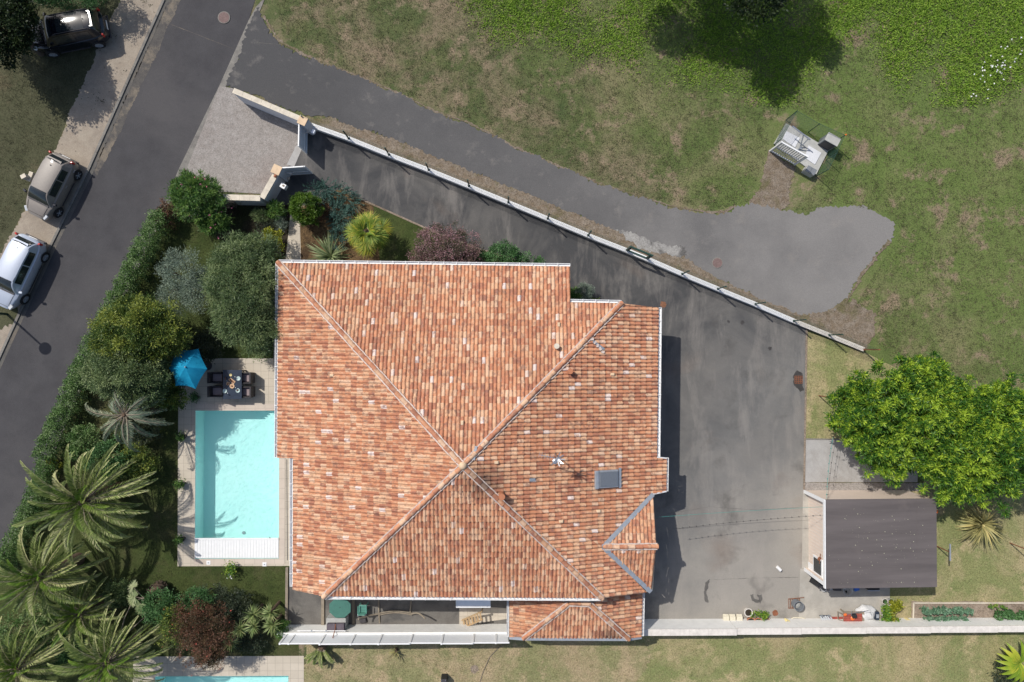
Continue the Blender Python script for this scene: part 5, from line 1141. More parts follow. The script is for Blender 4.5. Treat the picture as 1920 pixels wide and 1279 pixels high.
t.part('body', MB().box(c+V3((0,0,.25)), (.58,.34,.5), rz), 'slab', bevel=.01)
for s_ in (-1, 1): t.part('lid', MB().box(c+V3((d.x,d.y,0))*(s_*.14)+V3((0,0,.515)), (.26,.34,.03), rz), 'cabinet')
t = T('handrail', 'thin metal rail with a slanting brace over the slab', 'rail', P(1499, 279)); a, b = P(1485.7,236.5,.95), P(1519.5,262.5,.95)
t.part('rail', MB().bar(a, b, .06), 'steel'); t.part('brace', MB().bar(P(1496,281,.1), a.lerp(b, .9), .05), 'zinc'); t.part('brace', MB().bar(P(1500,277,.1), a.lerp(b, .62), .05), 'zinc'); t.part('base_plate', MB().box(P(1500,279,.12), (.3,.08,.04), .4), 'zinc')
mf = T('chain_link_fence', 'sagging green wire fence round the concrete slab', 'fence', P(1530, 250)); pts = [(1451,272),(1473.5,225),(1515,248),(1560,269),(1548,300),(1530,331)]
hs = [1.1,1.5,1.45,1.5,1.3,1.5]
for i, p in enumerate(pts): c = P(*p); mf.part('post', MB().tube([c, c+z*hs[i]], .022, 6), 'green')
mf.part('post_cap', MB().lathe([(.03,0),(.05,.04),(.03,.09)], P(*pts[3])+z*1.5, 8), 'orange')
m = MB()
for i in range(len(pts)-1):
    a, b = P(*pts[i]), P(*pts[i+1]); L = (b-a).length; n = int(L/.11)
    for k in range(-14, n+1):
        for sg in (1, -1):
            x0_, x1_ = (k/n, (k+14)/n) if sg > 0 else ((k+14)/n, k/n); h0, h1 = 0.03, 1
            lo, hi = (x0_, x1_) if sg > 0 else (x1_, x0_)
            def cl(u): return max(0, min(1, u))
            t0 = (cl(lo)-lo)/(hi-lo) if hi != lo else 0; t1 = (cl(hi)-lo)/(hi-lo)
            if t1 <= t0: continue
            q0_, q1_ = (t0, t1) if sg > 0 else (1-t0, 1-t1); hh_ = lambda u: hs[i]*(1-u)+hs[i+1]*u
            m.bar(a.lerp(b, cl(lo))+z*(hh_(cl(lo))*.97*(q0_ if sg > 0 else q0_)), a.lerp(b, cl(hi))+z*(hh_(cl(hi))*.97*q1_), .0045)
    m.bar(a+z*hs[i]*.97, b+z*hs[i+1]*.97, .014)
mf.part('wire_mesh', m, 'greenmesh')['kind'] = 'stuff'
# ================================================================ VEGETATION
def crown(c, R, nb, rb, nl, ll, lw, up=.35, droop=0., noise=.45, low=-.25, tonej=.8, rosette=0, flat=.45, inner=.45):
    """leaves in clumps spread through an uneven crown: c centre, R radii, nb clumps of radius rb with nl leaves"""
    d = nrm(rng.normal(0, 1, (nb*3, 3))); d = d[d[:,2] > low][:nb]; k = len(d)
    rad = (inner+(1-inner)*rng.random(k)**.6)*(1+.10*rng.normal(0, 1, k)); C = np.array(c)+d*rad[:,None]*np.array(R); tn = .5+tonej*(rng.random(k)-.5)*1.6
    out = []
    if rosette:
        q = np.repeat(np.arange(k), rosette); az = rng.random(len(q))*2*PI; el = rng.uniform(-.15, .9, len(q))
        ld = np.stack([np.cos(az)*np.cos(el), np.sin(az)*np.cos(el), np.sin(el)], 1); ld = nrm(ld+d[q]*.25)
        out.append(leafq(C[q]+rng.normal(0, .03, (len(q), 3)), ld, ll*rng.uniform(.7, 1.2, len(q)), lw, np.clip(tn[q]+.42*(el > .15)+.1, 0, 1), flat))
        nl = nl-rosette if nl > rosette else 0; C = C-d*rb*.6
    if nl:
        q = np.repeat(np.arange(k), nl); o = nrm(rng.normal(0, 1, (len(q), 3))+d[q]*.6); p = C[q]+o*(rb*(.25+.75*rng.random(len(q)))*(1+.3*rng.normal(0,1,len(q))))[:,None]
        ld = nrm(o+rng.normal(0, noise, (len(q), 3))+np.array([0, 0, up-droop]))
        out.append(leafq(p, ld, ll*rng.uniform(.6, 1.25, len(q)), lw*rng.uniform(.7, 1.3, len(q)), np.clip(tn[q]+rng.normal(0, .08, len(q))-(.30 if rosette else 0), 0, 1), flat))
    return cat_np(out), C
def tree(name, label, cat, px, py, zc, R, mat, nb, rb, nl, ll, lw, trunk=.12, group=None, lobes=None, limbs=7, bare=0, **kw):
    c = P(px, py, zc); base = V3((c.x, c.y, 0)); t = T(name, label, cat, base, group)
    L = []; CC = []
    for (dx, dy, dz, s_) in (lobes or [(0,0,0,1)]):
        a, C = crown((c.x+dx, c.y+dy, zc+dz), (R[0]*s_, R[1]*s_, R[2]*s_), int(nb*s_**1.5), rb, nl, ll, lw, **kw); L.append(a); CC.append(C)
    t.np('crown', cat_np(L), 'l_'+mat); C = np.concatenate(CC)
    m = MB(); zf = max(.15, zc-R[2]*.7); m.tube([base, base+V3((.03,.02,zf*.5)), base+V3((0,.03,zf))], [trunk, trunk*.85, trunk*.7], 9)
    for i in range(limbs):
        e = Vector(C[int(len(C)*i/limbs)]); s_ = base+V3((0,0,zf*.95)); mid = s_.lerp(e, .5)+V3((0,0,.08*R[2])); m.tube([s_, mid, e], [trunk*.5, trunk*.32, trunk*.1], 6)
    t.part('trunk', m, 'bark', smooth=True)
    if bare:
        m = MB(); rr = random.Random(3)
        for i in range(bare):
            e = Vector(C[rr.randrange(len(C))]); s_ = base+V3((0,0,zf)); m.tube([s_.lerp(e,.5), e+V3((rr.uniform(-.2,.2), rr.uniform(-.2,.2), .1))], [.012,.006], 4)
        t.part('twigs', m, 'twig')
    return t, C
def flowers(t, C, n, mat, r=.035, spread=.25, up=.15):
    q = rng.integers(0, len(C), n); p = C[q]+rng.normal(0, spread, (n, 3))*[1,1,.4]+[0,0,up]; d = nrm(rng.normal(0, 1, (n*4, 3))+[0,0,.5]); P_ = np.repeat(p, 4, 0)
    return t.np('flowers', leafq(P_, d, r*1.6, r*1.2, .5, .6), mat, kind='stuff' if n > 100 else None)
def bush(label, px, py, zc, R, mat, nb, rb, nl, ll, lw, name='shrub', cat='shrub', **kw):
    return tree(name, label, cat, px, py, zc, R, mat, nb, rb, nl, ll, lw, trunk=.05, limbs=5, **kw)
# --- west garden
tree('willowy_tree', 'feathery grey-green tree with drooping twigs against the west eaves', 'tree', 458, 540, 2.9, (1.75,2.5,1.5), 'willow', 330, .34, 120, .15, .028, .12, droop=.7, noise=.5, lobes=[(0,-.1,0,.85),(-.6,1.2,-.4,.6),(.6,1.4,-.6,.5),(.7,-1.9,-.3,.55),(-.5,-1.2,-.3,.6),(-1.0,.2,-.4,.5)], flat=.6)
tree('olive_tree', 'silvery grey olive tree with thin foliage between hedge and feathery tree', 'tree', 345, 528, 2.2, (1.35,1.5,1.1), 'olive', 110, .30, 70, .12, .024, .11, lobes=[(-.1,.5,0,.75),(.5,-.5,-.3,.65),(-.7,-.7,-.4,.6),(.9,-.1,-.4,.5)], bare=90, inner=.3)
tree('garden_tree', 'yellowish green tree leaning over the street hedge, upper of two by the parasol', 'tree', 262, 622, 2.8, (1.9,1.35,1.3), 'bigtree', 270, .34, 120, .14, .04, .16, lobes=[(0,.1,0,1),(-.9,-.5,-.3,.7),(1.0,-.3,-.2,.6),(-.4,.8,-.4,.6)])
tree('garden_tree', 'darker grey-green tree directly left of the parasol, lower of two', 'tree', 238, 702, 2.6, (1.8,1.25,1.2), 'willow', 270, .32, 110, .13, .035, .14, lobes=[(0,0,0,1),(.6,-.9,-.3,.55),(-.9,.3,-.3,.7),(.9,.6,-.4,.5)], droop=.3)
t, C = bush('large pink-flowering oleander at the garden corner by the street', 372, 372, 1.5, (1.45,1.3,1.1), 'oleander', 150, .26, 60, .20, .035, rosette=14, lobes=[(0,0,0,1),(.7,-1.1,-.3,.6),(-.5,.5,-.2,.7)]); flowers(t, C, 46, 'pink', .05)
bush('bright yellow-green bush at the top right of the feathery tree', 512, 462, 1.0, (.5,.95,.6), 'yellow', 60, .18, 60, .09, .05)
bush('small clipped green globe bush by the front path', 573, 392, 1.1, (.72,.74,.75), 'globe', 150, .17, 80, .08, .045, inner=.75)
bush('very dark bush between the broad tree and the lawn', 385, 652, .8, (.85,.8,.6), 'darkb', 80, .22, 60, .09, .04)
bush('dark green bush under the lower edge of the parasol', 325, 745, .9, (.75,.6,.6), 'bigtree', 70, .2, 60, .10, .05)
bush('small dark shrub left of the angled wall foot', 488, 402, .45, (.5,.3,.3), 'willow', 30, .14, 40, .12, .02); bush('leafy green shrub below the end of the angled wall', 518, 395, .6, (.4,.42,.4), 'oleander', 36, .15, 40, .13, .03)
bush('small grey-leaved shrub beside the front path', 528, 418, .4, (.28,.42,.28), 'grey', 34, .12, 50, .06, .03); bush('dark low shrub under the white wall foot', 500, 425, .3, (.6,.3,.25), 'darkb', 30, .14, 40, .1, .02)
c = P(445, 385, 0); t = T('bare_shrub', 'leafless grey twiggy shrub on the white wall right of the oleander', 'shrub', c); m = MB(); rr = random.Random(2)
for i in range(34):
    a = rr.random()*6.28; l = rr.uniform(.4, .95); e = c+V3((math.cos(a)*l*.7, math.sin(a)*l*.7+.1, rr.uniform(.9, 1.9))); mid = c.lerp(e, .5)+V3((rr.uniform(-.1,.1), rr.uniform(-.1,.1), 0)); m.tube([c, mid, e], [.02,.012,.005], 4)
    for k in range(2): f = mid.lerp(e, rr.random()); m.tube([f, f+V3((rr.uniform(-.3,.3), rr.uniform(-.3,.3), rr.uniform(0,.3)))], [.007,.003], 3)
t.part('branches', m, 'twig')
# the hedge along the street, a run of closely planted bushes that has grown into one
def hedge(name, label, pts, hw, h, mat, dens=26):
    t = T(name, label, 'hedge', P(*pts[len(pts)//2])); L = []; st = MB()
    for a, b in zip(pts[:-1], pts[1:]):
        A, B = P(*a), P(*b); n = int((B-A).length*dens); u = rng.random(n)[:,None]; s_ = (B-A).normalized().cross(V3((0,0,1))); w = rng.uniform(-1, 1, n); hh = h*(1-.25*abs(w)**3)*(1+.12*rng.normal(0, 1, n))*np.where(rng.random(n) < .55, 1, rng.random(n))
        C = np.array(A)[None]*(1-u)+np.array(B)[None]*u+np.array(s_)[None]*(w*hw)[:,None]+np.stack([0*hh, 0*hh, hh-.1], 1); tn = np.clip(rng.normal(.45, .25, n), 0, 1); q = np.repeat(np.arange(n), 26)
        o = nrm(rng.normal(0, 1, (len(q), 3))+[0,0,.4]); L.append(leafq(C[q]+o*rng.uniform(.03, .17, len(q))[:,None], nrm(o+rng.normal(0,.5,o.shape)), rng.uniform(.05,.10,len(q)), .05, np.clip(tn[q]+rng.normal(0,.1,len(q)),0,1), .5))
        for k in range(int((B-A).length/.7)+1): p = A.lerp(B, rng.random()); st.tube([p, p+V3((rng.normal(0,.1), rng.normal(0,.1), h*.75))], [.04,.015], 5)
    t.np('foliage', cat_np(L), 'l_'+mat); t.part('stems', st, 'bark')
hedge('street_hedge', 'long leafy green hedge between the street and the pool garden', [(322,405),(296,455),(256,530),(226,590),(184,670),(152,745),(120,815),(104,855)], .50, 1.35, 'hedge', 110)
hedge('street_hedge', 'lower end of the hedge hidden among the big palms, with yellowish leaves', [(108,862),(80,935),(50,1000),(18,1060)], .5, 1.1, 'hedge', 100)
hedge('copper_hedge', 'short copper-leaved piece of hedge just below the oleander', [(335,388),(318,425)], .4, 1.2, 'redb', 70)
bush('yellowing little bush at the road edge above the palms', 103, 868, .5, (.42,.4,.35), 'yellow', 36, .12, 40, .06, .04)
for a in ((205,862,1.2,(1.2,1.0,.8),'shrub','leafy green shrub between the two upper palms'), (262,868,.9,(.9,.9,.6),'bigtree','round-leaved shrub right of the upper palms'), (262,800,.9,(1.0,.8,.6),'darkb','dark shrub beneath the blue-grey palm'), (160,830,1.0,(.7,.9,.7),'hedge','pale green shrub at the left under the blue-grey palm'),
          (55,1180,1.2,(1.6,1.0,1.0),'hedge','pale leafed shrub at the left edge below the palms'), (110,1215,1.0,(1.3,.8,.8),'shrub','green shrub between the lower palms'), (300,1135,1.2,(.9,.8,.8),'shrub','green shrub below the pineapple-shaped palm stump'), (12,1240,1.0,(1.,.8,.7),'darkb','dark shrub in the lower left corner'), (225,1110,.9,(.7,.6,.5),'willow','dull green shrub in the shade of the palms')):
    bush(a[5], a[0], a[1], a[2], a[3], a[4], 80, .24, 60, .10, .05)
# lower garden group
t, C = bush('red-brown flowering shrub in the lower garden beside the yuccas', 388, 1180, 1.7, (1.35,1.6,1.2), 'redb', 170, .26, 70, .09, .035, lobes=[(0,0,0,1),(-.9,.5,-.2,.7),(.1,-1.1,-.3,.6)]); flowers(t, C, 40, 'coral', .03)
bush('dark green dome shrub above the red-brown one', 405, 1128, 1.1, (1.7,.75,.7), 'darkb', 120, .22, 70, .08, .04, lobes=[(0,0,0,1),(1.0,-.5,-.1,.7)]); bush('bright green shrub among the dark ones in the lower garden', 372, 1122, 1.5, (.8,.55,.5), 'shrub', 60, .2, 60, .08, .045)
t, C = bush('olive-green shrub left of the red-brown one', 335, 1165, 1.4, (.9,1.1,.9), 'bigtree', 100, .24, 60, .09, .04); flowers(t, C, 12, 'coral', .03)
bush('green bush hanging over the wall beside the yuccas', 528, 1180, .8, (.45,.4,.5), 'oleander', 40, .16, 50, .08, .045); bush('dark bush in front of the second pool terrace', 470, 1205, .5, (.8,.45,.4), 'darkb', 50, .2, 50, .08, .04)
# --- front beds
jx = T('juniper', 'spreading blue-green juniper curving round the front bed', 'shrub', P(625, 385)); L = []; st = MB()
for (x, y, r, n) in ((592,360,.45,60),(612,357,.5,70),(636,366,.5,70),(655,378,.42,50),(636,395,.4,50),(634,418,.42,50),(632,440,.34,40),(638,402,.4,40),(630,455,.28,26),(600,372,.4,40)):
    c = P(x, y, .5); q = n*26; az = rng.random(n)*2*PI; rad = rng.random(n)**.6*r; C = np.stack([c.x+np.cos(az)*rad, c.y+np.sin(az)*rad, .35+.35*(1-rad/r)+rng.normal(0,.06,n)], 1)
    bd = nrm(np.stack([np.cos(az)+.5, np.sin(az)-.5, .25+0*az], 1)); k = np.repeat(np.arange(n), 26); u = rng.random(q)
    L.append(leafq(C[k]+bd[k]*(u*.35)[:,None], nrm(bd[k]+rng.normal(0,.45,(q,3))), .11, .018, np.clip(.4+.25*rng.normal(0,1,n)[k]+.2*u, 0, 1), .5)); st.tube([P(x,y), c], [.03,.01], 5)
jx.np('foliage', cat_np(L), 'l_juniper'); jx.part('stems', st, 'bark')
bush('rusty-leaved low shrub inside the juniper curve', 612, 392, .35, (.55,.5,.3), 'redb', 40, .16, 40, .07, .03)
t, C = bush('large bush of dusky pink blossom in the front lawn at the eaves', 838, 474, 1.5, (1.85,1.35,1.2), 'purple', 190, .26, 70, .08, .04, lobes=[(0,0,0,1),(-.4,-.5,-.2,.8),(.9,-.7,-.3,.7)]); flowers(t, C, 900, 'lilac', .022, .2, .12)
bush('round dark green shrub right of the pink-blossom bush', 940, 487, 1.1, (1.2,.85,.8), 'shrub', 110, .22, 70, .08, .05); bush('small green shrub at the eaves, last of the front bed', 1000, 496, .6, (.5,.4,.4), 'shrub', 40, .16, 50, .07, .04)
bush('silver-grey round shrub in the notch of the roof', 1095, 548, .7, (.52,.46,.5), 'grey', 80, .14, 70, .05, .02); bush('green shrub left of the silver one in the roof notch', 1078, 556, .6, (.35,.5,.4), 'oleander', 40, .15, 50, .08, .04); bush('low green plant right of the silver shrub', 1112, 566, .35, (.4,.22,.2), 'bigtree', 24, .12, 40, .06, .03)
# --- sword-leaved plants
def sword(name, label, cat, px, py, zc, n, ll, w, mat, stem=0, elev=(-.1, 1.2), bend=.6, group=None, tj=.3, lean=(0, 0)):
    c = P(px, py, zc); base = V3((c.x, c.y, 0)); t = T(name, label, cat, base, group); az = rng.random(n)*2*PI; el = rng.uniform(*elev, n); L_ = ll*rng.uniform(.65, 1.1, n); V = []; SEG = 6
    pos = np.tile(np.array([c.x, c.y, zc]), (n, 1))+np.stack([np.cos(az)*.04, np.sin(az)*.04, rng.normal(0,.04,n)], 1); cur = el.copy(); side = np.stack([-np.sin(az), np.cos(az), 0*az], 1); rows = []
    for k in range(SEG+1):
        wk = w*(.7+.5*math.sin(PI*min(1, k/SEG+.15)))*(1-(k/SEG)**3); rows.append(np.stack([pos-side*wk/2, pos+side*wk/2+[0,0,wk*.35]], 1))
        pos = pos+np.stack([np.cos(az)*np.cos(cur)+lean[0], np.sin(az)*np.cos(cur)+lean[1], np.sin(cur)], 1)*(L_/SEG)[:,None]; cur = cur-bend/SEG*rng.uniform(.4, 1.6, n)
    V = np.stack(rows, 1).reshape(-1, 3); b = (np.arange(n)*(SEG+1)*2)[:,None,None]; q = np.array([[2*k, 2*k+1, 2*k+3, 2*k+2] for k in range(SEG)])[None]
    tone = np.repeat(np.clip(rng.normal(.5, tj, n), 0, 1), (SEG+1)*2)
    t.np('leaves', (V, (b+q).reshape(-1, 4), tone), 'l_'+mat)
    t.part('stem', MB().tube([base, V3((c.x, c.y, max(.12, zc)))], [.09, .07] if stem else [.12, .08], 8), 'palmtrunk'); return t
sword('flax_plant', 'pale striped flax clump at the front path by the eaves', 'flax', 622, 482, .25, 110, 1.35, .06, 'phorm', elev=(.2, 1.3), bend=.9, lean=(-.15,.1))
sword('flax_plant', 'big yellow-bronze flax clump in the grass right of the shed', 'flax', 1838, 980, .3, 190, 1.45, .075, 'phormy', elev=(.1, 1.3), bend=1.0, lean=(-.05,-.12))
for i, (x, y, s_) in enumerate(((475,1152,'topmost left'),(507,1148,'topmost right'),(476,1174,'middle'),(511,1172,'right, nearest the wall'),(450,1180,'left middle'),(432,1204,'lowest left'))):
    sword('yucca', f'spiky pale green yucca head, {s_} of the cluster of six', 'yucca', x, y, 1.35+.1*(i % 3), 85, .55, .045, 'yucca', 1, (-.5, 1.4), .25, 'cluster of yuccas in the lower garden')
sword('young_palm', 'tiny half-dry palm in the lower lawn below the panel fence', 'small palm', 742, 1222, .3, 22, .55, .03, 'phormy', 0, (.1, 1.0), .9)
# --- feather palms
def palm(name, label, px, py, zc, nf, fl, ll, mat, el=(-.55, 1.25), bend=1.5, tr=.25, nleaf=62, lw=.034, group='feather palms in the pool garden', vee=.45, droopleaf=.1, sector=None, tone0=.36, dead=.12, trm='palmtrunk', curl=.012, young=0):
    c = P(px, py, zc); base = V3((c.x, c.y, 0)); t = T(name, label, 'palm', base, group); L = []; rm = []
    for i in range(nf):
        az = (i*2.399963+rng.normal(0, .12)) if not sector else rng.uniform(*sector); h = i/max(1, nf-1); e0 = el[0]+(el[1]-el[0])*h+rng.normal(0, .08); l = fl*rng.uniform(.75, 1.1)*(1-.5*max(0, h-.8)/.2); cu = rng.normal(0, curl); tf = rng.normal(0, .16)
        K = 14; pts = [np.array([c.x+math.cos(az)*.1, c.y+math.sin(az)*.1, zc])]; cur = e0; dr = []
        for k in range(K):
            d = np.array([math.cos(az)*math.cos(cur), math.sin(az)*math.cos(cur), math.sin(cur)]); dr.append(d); pts.append(pts[-1]+d*l/K); cur -= bend/K*(.5+k/K)
            az += rng.normal(0, .015)+cu
        dr.append(dr[-1]); pts = np.array(pts); dr = np.array(dr); rm.append((pts, .03))
        n = nleaf; u = np.linspace(.14, .995, n); x = u*K; a = np.minimum(x.astype(int), K-1); f = (x-a)[:,None]; p = pts[a]*(1-f)+pts[a+1]*f; d = dr[a]
        sd = nrm(np.cross(d, [0,0,1.])); upv = nrm(np.cross(sd, d)); lf = ll*np.sin(np.clip(u, .14, 1)*PI*.92+.15)**.6*(1-.35*u)
        isdead = rng.random() < dead*(1.8 if h < .4 else .3)
        for sg in (-1, 1):
            ld = nrm(sd*sg*(.62)+d*(.7+.6*u)[:,None]+upv*vee-np.array([0,0,droopleaf])+rng.normal(0, .07, (n, 3)))
            tn = np.clip(tone0+tf+.35*np.clip((u-.7)/.3,0,1)+.12*sg+(.5 if isdead else 0)+rng.normal(0, .07, n), 0, 1); L.append(leafq(p, ld, lf, lw, tn, .15))
    if young: t.np('young_fronds', cat_np(L[-2*young:]), 'l_young'); L = L[:-2*young]
    t.np('fronds', cat_np(L), 'l_'+mat)
    m = MB(); [m.tube([Vector(q) for q in pts[::3]], [.035,.028,.02,.012,.006][:len(pts[::3])], 4) for pts, r in rm]
    t.part('frond_stalks', m, 'greywood')
    m = MB().tube([base, base+V3((0,0,zc*.5)), base+V3((0,0,zc*.93)), V3((c.x, c.y, zc+.12))], [tr*1.15, tr, tr*1.15, tr*.5], 12); t.part('trunk', m, trm, smooth=True); return t
palm('date_palm', 'largest date palm, its fronds reaching toward the pool', 158, 940, 3.1, 60, 3.5, .46, 'phoenix', tr=.33, vee=.75, young=5, dead=.16)
palm('date_palm', 'date palm at the left edge below the largest one', 78, 1082, 3.0, 52, 2.9, .42, 'phoenix', tr=.3, vee=.75, young=6, dead=.2)
palm('date_palm', 'small date palm crown between the left and the bottom one', 150, 1150, 2.1, 34, 2.1, .34, 'phoenix', tr=.22, el=(-.2, 1.3), vee=.7, young=7)
palm('date_palm', 'date palm at the bottom edge beside the second terrace', 202, 1242, 2.8, 48, 2.9, .41, 'phoenix', tr=.28, vee=.7, young=7)
palm('date_palm', 'date palm cut by the lower left corner of the picture', 32, 1255, 2.8, 46, 2.7, .40, 'phoenix', tr=.28, vee=.7, young=6)
palm('jelly_palm', 'blue-grey feather palm with sparse curved fronds above the big palms', 233, 778, 2.9, 23, 2.7, .46, 'butia', el=(-.35, .95), bend=2.3, tr=.15, nleaf=58, vee=-.15, droopleaf=.55, dead=.25, lw=.022, curl=.075, tone0=.4)
palm('young_date_palm', 'small palm with a round brown heart in the lower lawn', 603, 1214, .5, 13, 1.15, .22, 'phoenix', tr=.2, el=(.05, .7), bend=1.2, group='young palms in the lower lawn', sector=(3.6, 5.6), tone0=.45)
c = P(300, 1103, 1.2); b0 = P(306, 1098, 0); t = T('palm_stump', 'dark brown pineapple-shaped palm stump on the lower lawn', 'palm stump', b0); t.part('trunk', MB().lathe([(.22,0),(.30,.2),(.34,.5),(.30,.85),(.18,1.1),(.05,1.2)], b0, 16), 'palmtrunk', smooth=True)
m = MB(); rr = random.Random(3)
for i in range(150): a = rr.random()*6.28; z0 = rr.uniform(.1, 1.05); r_ = .33*math.sin(min(1, z0+.25)*PI*.72)**.5+.02; m.bar(b0+V3((math.cos(a)*r_*.9, math.sin(a)*r_*.9, z0)), b0+V3((math.cos(a)*(r_+.07), math.sin(a)*(r_+.07), z0+.07)), .05, .015)
t.part('leaf_bases', m, 'bark')['kind'] = 'stuff'
# --- fan palms
def fan(name, label, px, py, zc, nf, pet, r, mat, tr=.12, el=(-.5, 1.3), az=None, group=None, tone0=.45, seg=26):
    c = P(px, py, zc); base = V3((c.x, c.y, 0)); t = T(name, label, 'fan palm', base, group); L = []; m = MB()
    for i in range(nf):
        a = i*2.399963+rng.normal(0,.15) if az is None else az[i]; h = i/max(1, nf-1); e = el[0]+(el[1]-el[0])*h; pl = pet*rng.uniform(.8, 1.1)*(1-.6*h); d = np.array([math.cos(a)*math.cos(e), math.sin(a)*math.cos(e), math.sin(e)]); hub = np.array(c)+d*pl
        m.tube([c, Vector(hub)], [.018,.01], 4); sd = nrm(np.cross(d, [0,0,1.])[None])[0]; up = np.cross(sd, d); d2 = nrm((d-np.array([0,0,.55]))[None])[0]; an = np.linspace(-2.1, 2.1, seg)
        ld = nrm(np.cos(an)[:,None]*d2+np.sin(an)[:,None]*sd+up*.12+rng.normal(0,.04,(seg,3))); L.append(leafq(np.tile(hub, (seg,1)), ld, r*(.75+.25*np.cos(an*.5))*rng.uniform(.9,1.08,seg), .042 if nf > 8 else .06, np.clip(tone0+.5*(1-h)*(rng.random() < .55)*.8+rng.normal(0,.08,seg), 0, 1), .12))
    t.np('fans', cat_np(L), 'l_'+mat); t.part('leaf_stalks', m, 'greywood'); t.part('trunk', MB().tube([base, c], [tr*1.2, tr], 10), 'palmtrunk', smooth=True)
fan('fan_palm', 'bright yellow-green fan palm in the front bed', 689, 436, 1.7, 24, .95, .66, 'fanp', el=(-.9,1.35), seg=34)
fan('fan_palm', 'thin drooping fan palm in the shade right of the big palms', 270, 1122, 1.6, 5, .75, .42, 'phorm', tr=.05, el=(-.1,.3), az=[2.4,3.3,4.6,2.9,4.2])
m = MB(); m.tube([P(222,1205,.1), P(233,1160,1.4), P(245,1135,1.9)], [.04,.03,.02], 6); m.tube([P(236,1190,.1), P(262,1165,1.0), P(282,1148,1.6)], [.035,.025,.015], 6); single('dead_stem', m, 'greywood', 'bare grey palm stems rising between the palms and the red shrub', 'stems')
# --- the fruit trees on the right, with rosettes of fresh leaves
lq = dict(rosette=26, nl=90, ll=.22, lw=.05, up=.3, noise=.5, inner=.35, low=-.15, flat=.5)
tree('leafy_tree', 'bright yellow-green leafy tree between the yard strip and the concrete pad', 'tree', 1666, 782, 2.6, (3.0,2.75,1.6), 'loquat', 330, .26, trunk=.16, limbs=12, group=None, lobes=[(0,0,0,1),(-1.4,.3,-.3,.6),(1.6,1.3,-.3,.7),(.3,-1.7,-.4,.6),(1.9,-.9,-.2,.7),(2.9,.5,-.3,.6)], **lq)
tree('leafy_tree', 'second bright leafy tree at the right edge above the flax clump', 'tree', 1872, 832, 2.8, (3.3,3.1,1.7), 'loquat', 360, .26, trunk=.18, limbs=12, lobes=[(0,0,0,1),(-1.9,-1.2,-.3,.6),(-.9,1.3,-.3,.65),(1.,1.6,-.4,.6),(-1.9,.5,-.1,.6)], **lq)
# --- trees at the picture's upper edge
tree('dark_tree', 'nearly black leafy tree in the upper left corner over the car bonnet', 'tree', 0, 50, 3.1, (1.75,1.85,1.3), 'darktree', 260, .34, 80, .14, .07, .2, lobes=[(0,0,0,1),(-1.4,1.2,.2,.8),(.2,1.3,0,.6)])
bush('clipped green hedge bush at the top edge above the black car', 132, -18, 1.5, (2.3,.95,1.0), 'shrub', 200, .25, 80, .08, .05)
tree('tall_tree', 'tall dark tree at the top edge whose shadow falls on the field', 'tree', 1345, -165, 6.0, (3.5,2.7,2.6), 'darktree', 200, .5, 70, .18, .09, .3, lobes=[(0,.6,0,.75),(-2.4,.9,-.5,.6),(2.9,.3,-.8,.55),(1.9,-1.5,-1.2,.42),(-1.0,-.7,-1,.33),(2.6,-3.2,-1.8,.3),(4.4,-.9,-1.0,.3),(-4.0,0,-.8,.35)])
# --- pots on the terrace, roses
def potplant(px, py, label, n=260, R=.28, mt='oleander', fl=None, dx=-.1):
    c = P(px, py, tz); t = T('flower_pot', label, 'flower pot', c, 'potted plants round the pool terrace'); t.part('pot', MB().lathe([(.10,0),(.14,.24),(.15,.25),(.12,.25),(.11,.2)], c, 14), 'dark', smooth=True)
    d = nrm(rng.normal(0, 1, (n, 3))+[0,0,.5]); p = np.array(c)+[dx,0,.35]+rng.normal(0, R*.42, (n, 3)); t.np('foliage', leafq(p, d, .10, .055, rng.random(n), .5), 'l_'+mt)
    if fl: f = nrm(rng.normal(0, 1, (28, 3))+[0,0,.8]); q = rng.normal(0, R*.7, (7, 3)); t.np('flowers', leafq(np.repeat(np.array(c)+[dx,0,.5]+q*[1,1,.2], 4, 0), f, .07, .05, .5, .5), fl)
potplant(370, 744, 'round potted shrub on the terrace below the parasol', dx=0, mt='shrub'); potplant(347, 818, 'topmost potted plant along the left edge of the pool terrace')
potplant(345, 906, 'middle potted plant along the left edge of the pool terrace', R=.3); potplant(345, 1009, 'lowest potted plant along the left edge of the pool terrace'); potplant(437, 1063, 'potted white-flowering rose at the lower terrace edge', 340, .38, 'veg', 'wpetal', 0)
# --- vegetable bed, banana, flowers
def vegrow(px, py, label, n, mt, ww, hh):
    c = P(px, py, .05); t = T('vegetable_plant', label, 'vegetable plant', c, 'vegetable plants in the straw bed'); q = rng.random(n)*2*PI; r_ = rng.random(n)**.5
    C = np.stack([c.x+np.cos(q)*r_*ww, c.y+np.sin(q)*r_*hh, .15+.35*rng.random(n)], 1); k = np.repeat(np.arange(n), 10); az = rng.random(len(k))*2*PI; d = nrm(np.stack([np.cos(az), np.sin(az), rng.uniform(-.2,.8,len(k))], 1))
    t.np('leaves', leafq(C[k], d, .12, .06, np.clip(rng.normal(.5,.25,n)[k],0,1), .5), 'l_'+mt); t.part('stalk', MB().tube([c, c+V3((0,0,.4))], [.03,.02], 6), 'greywood')
pos = ['first','second','third','fourth','fifth','sixth']
for i in range(6): vegrow(1731+i*15.5, 1141+(i % 2)*2, f'{pos[i]} blue-green kale from the left in the upper row of the straw bed', 26, 'kale', .26, .18)
for i in range(5): vegrow(1735+i*16, 1159, f'{pos[i]} blue-green kale from the left in the row along the wall', 26, 'kale', .26, .18)
for i in range(4): vegrow(1868+i*18, 1152-(i % 2)*3, f'{pos[i]} fresh green plant from the left at the right end of the bed', 42, 'shrub', .30, .27)
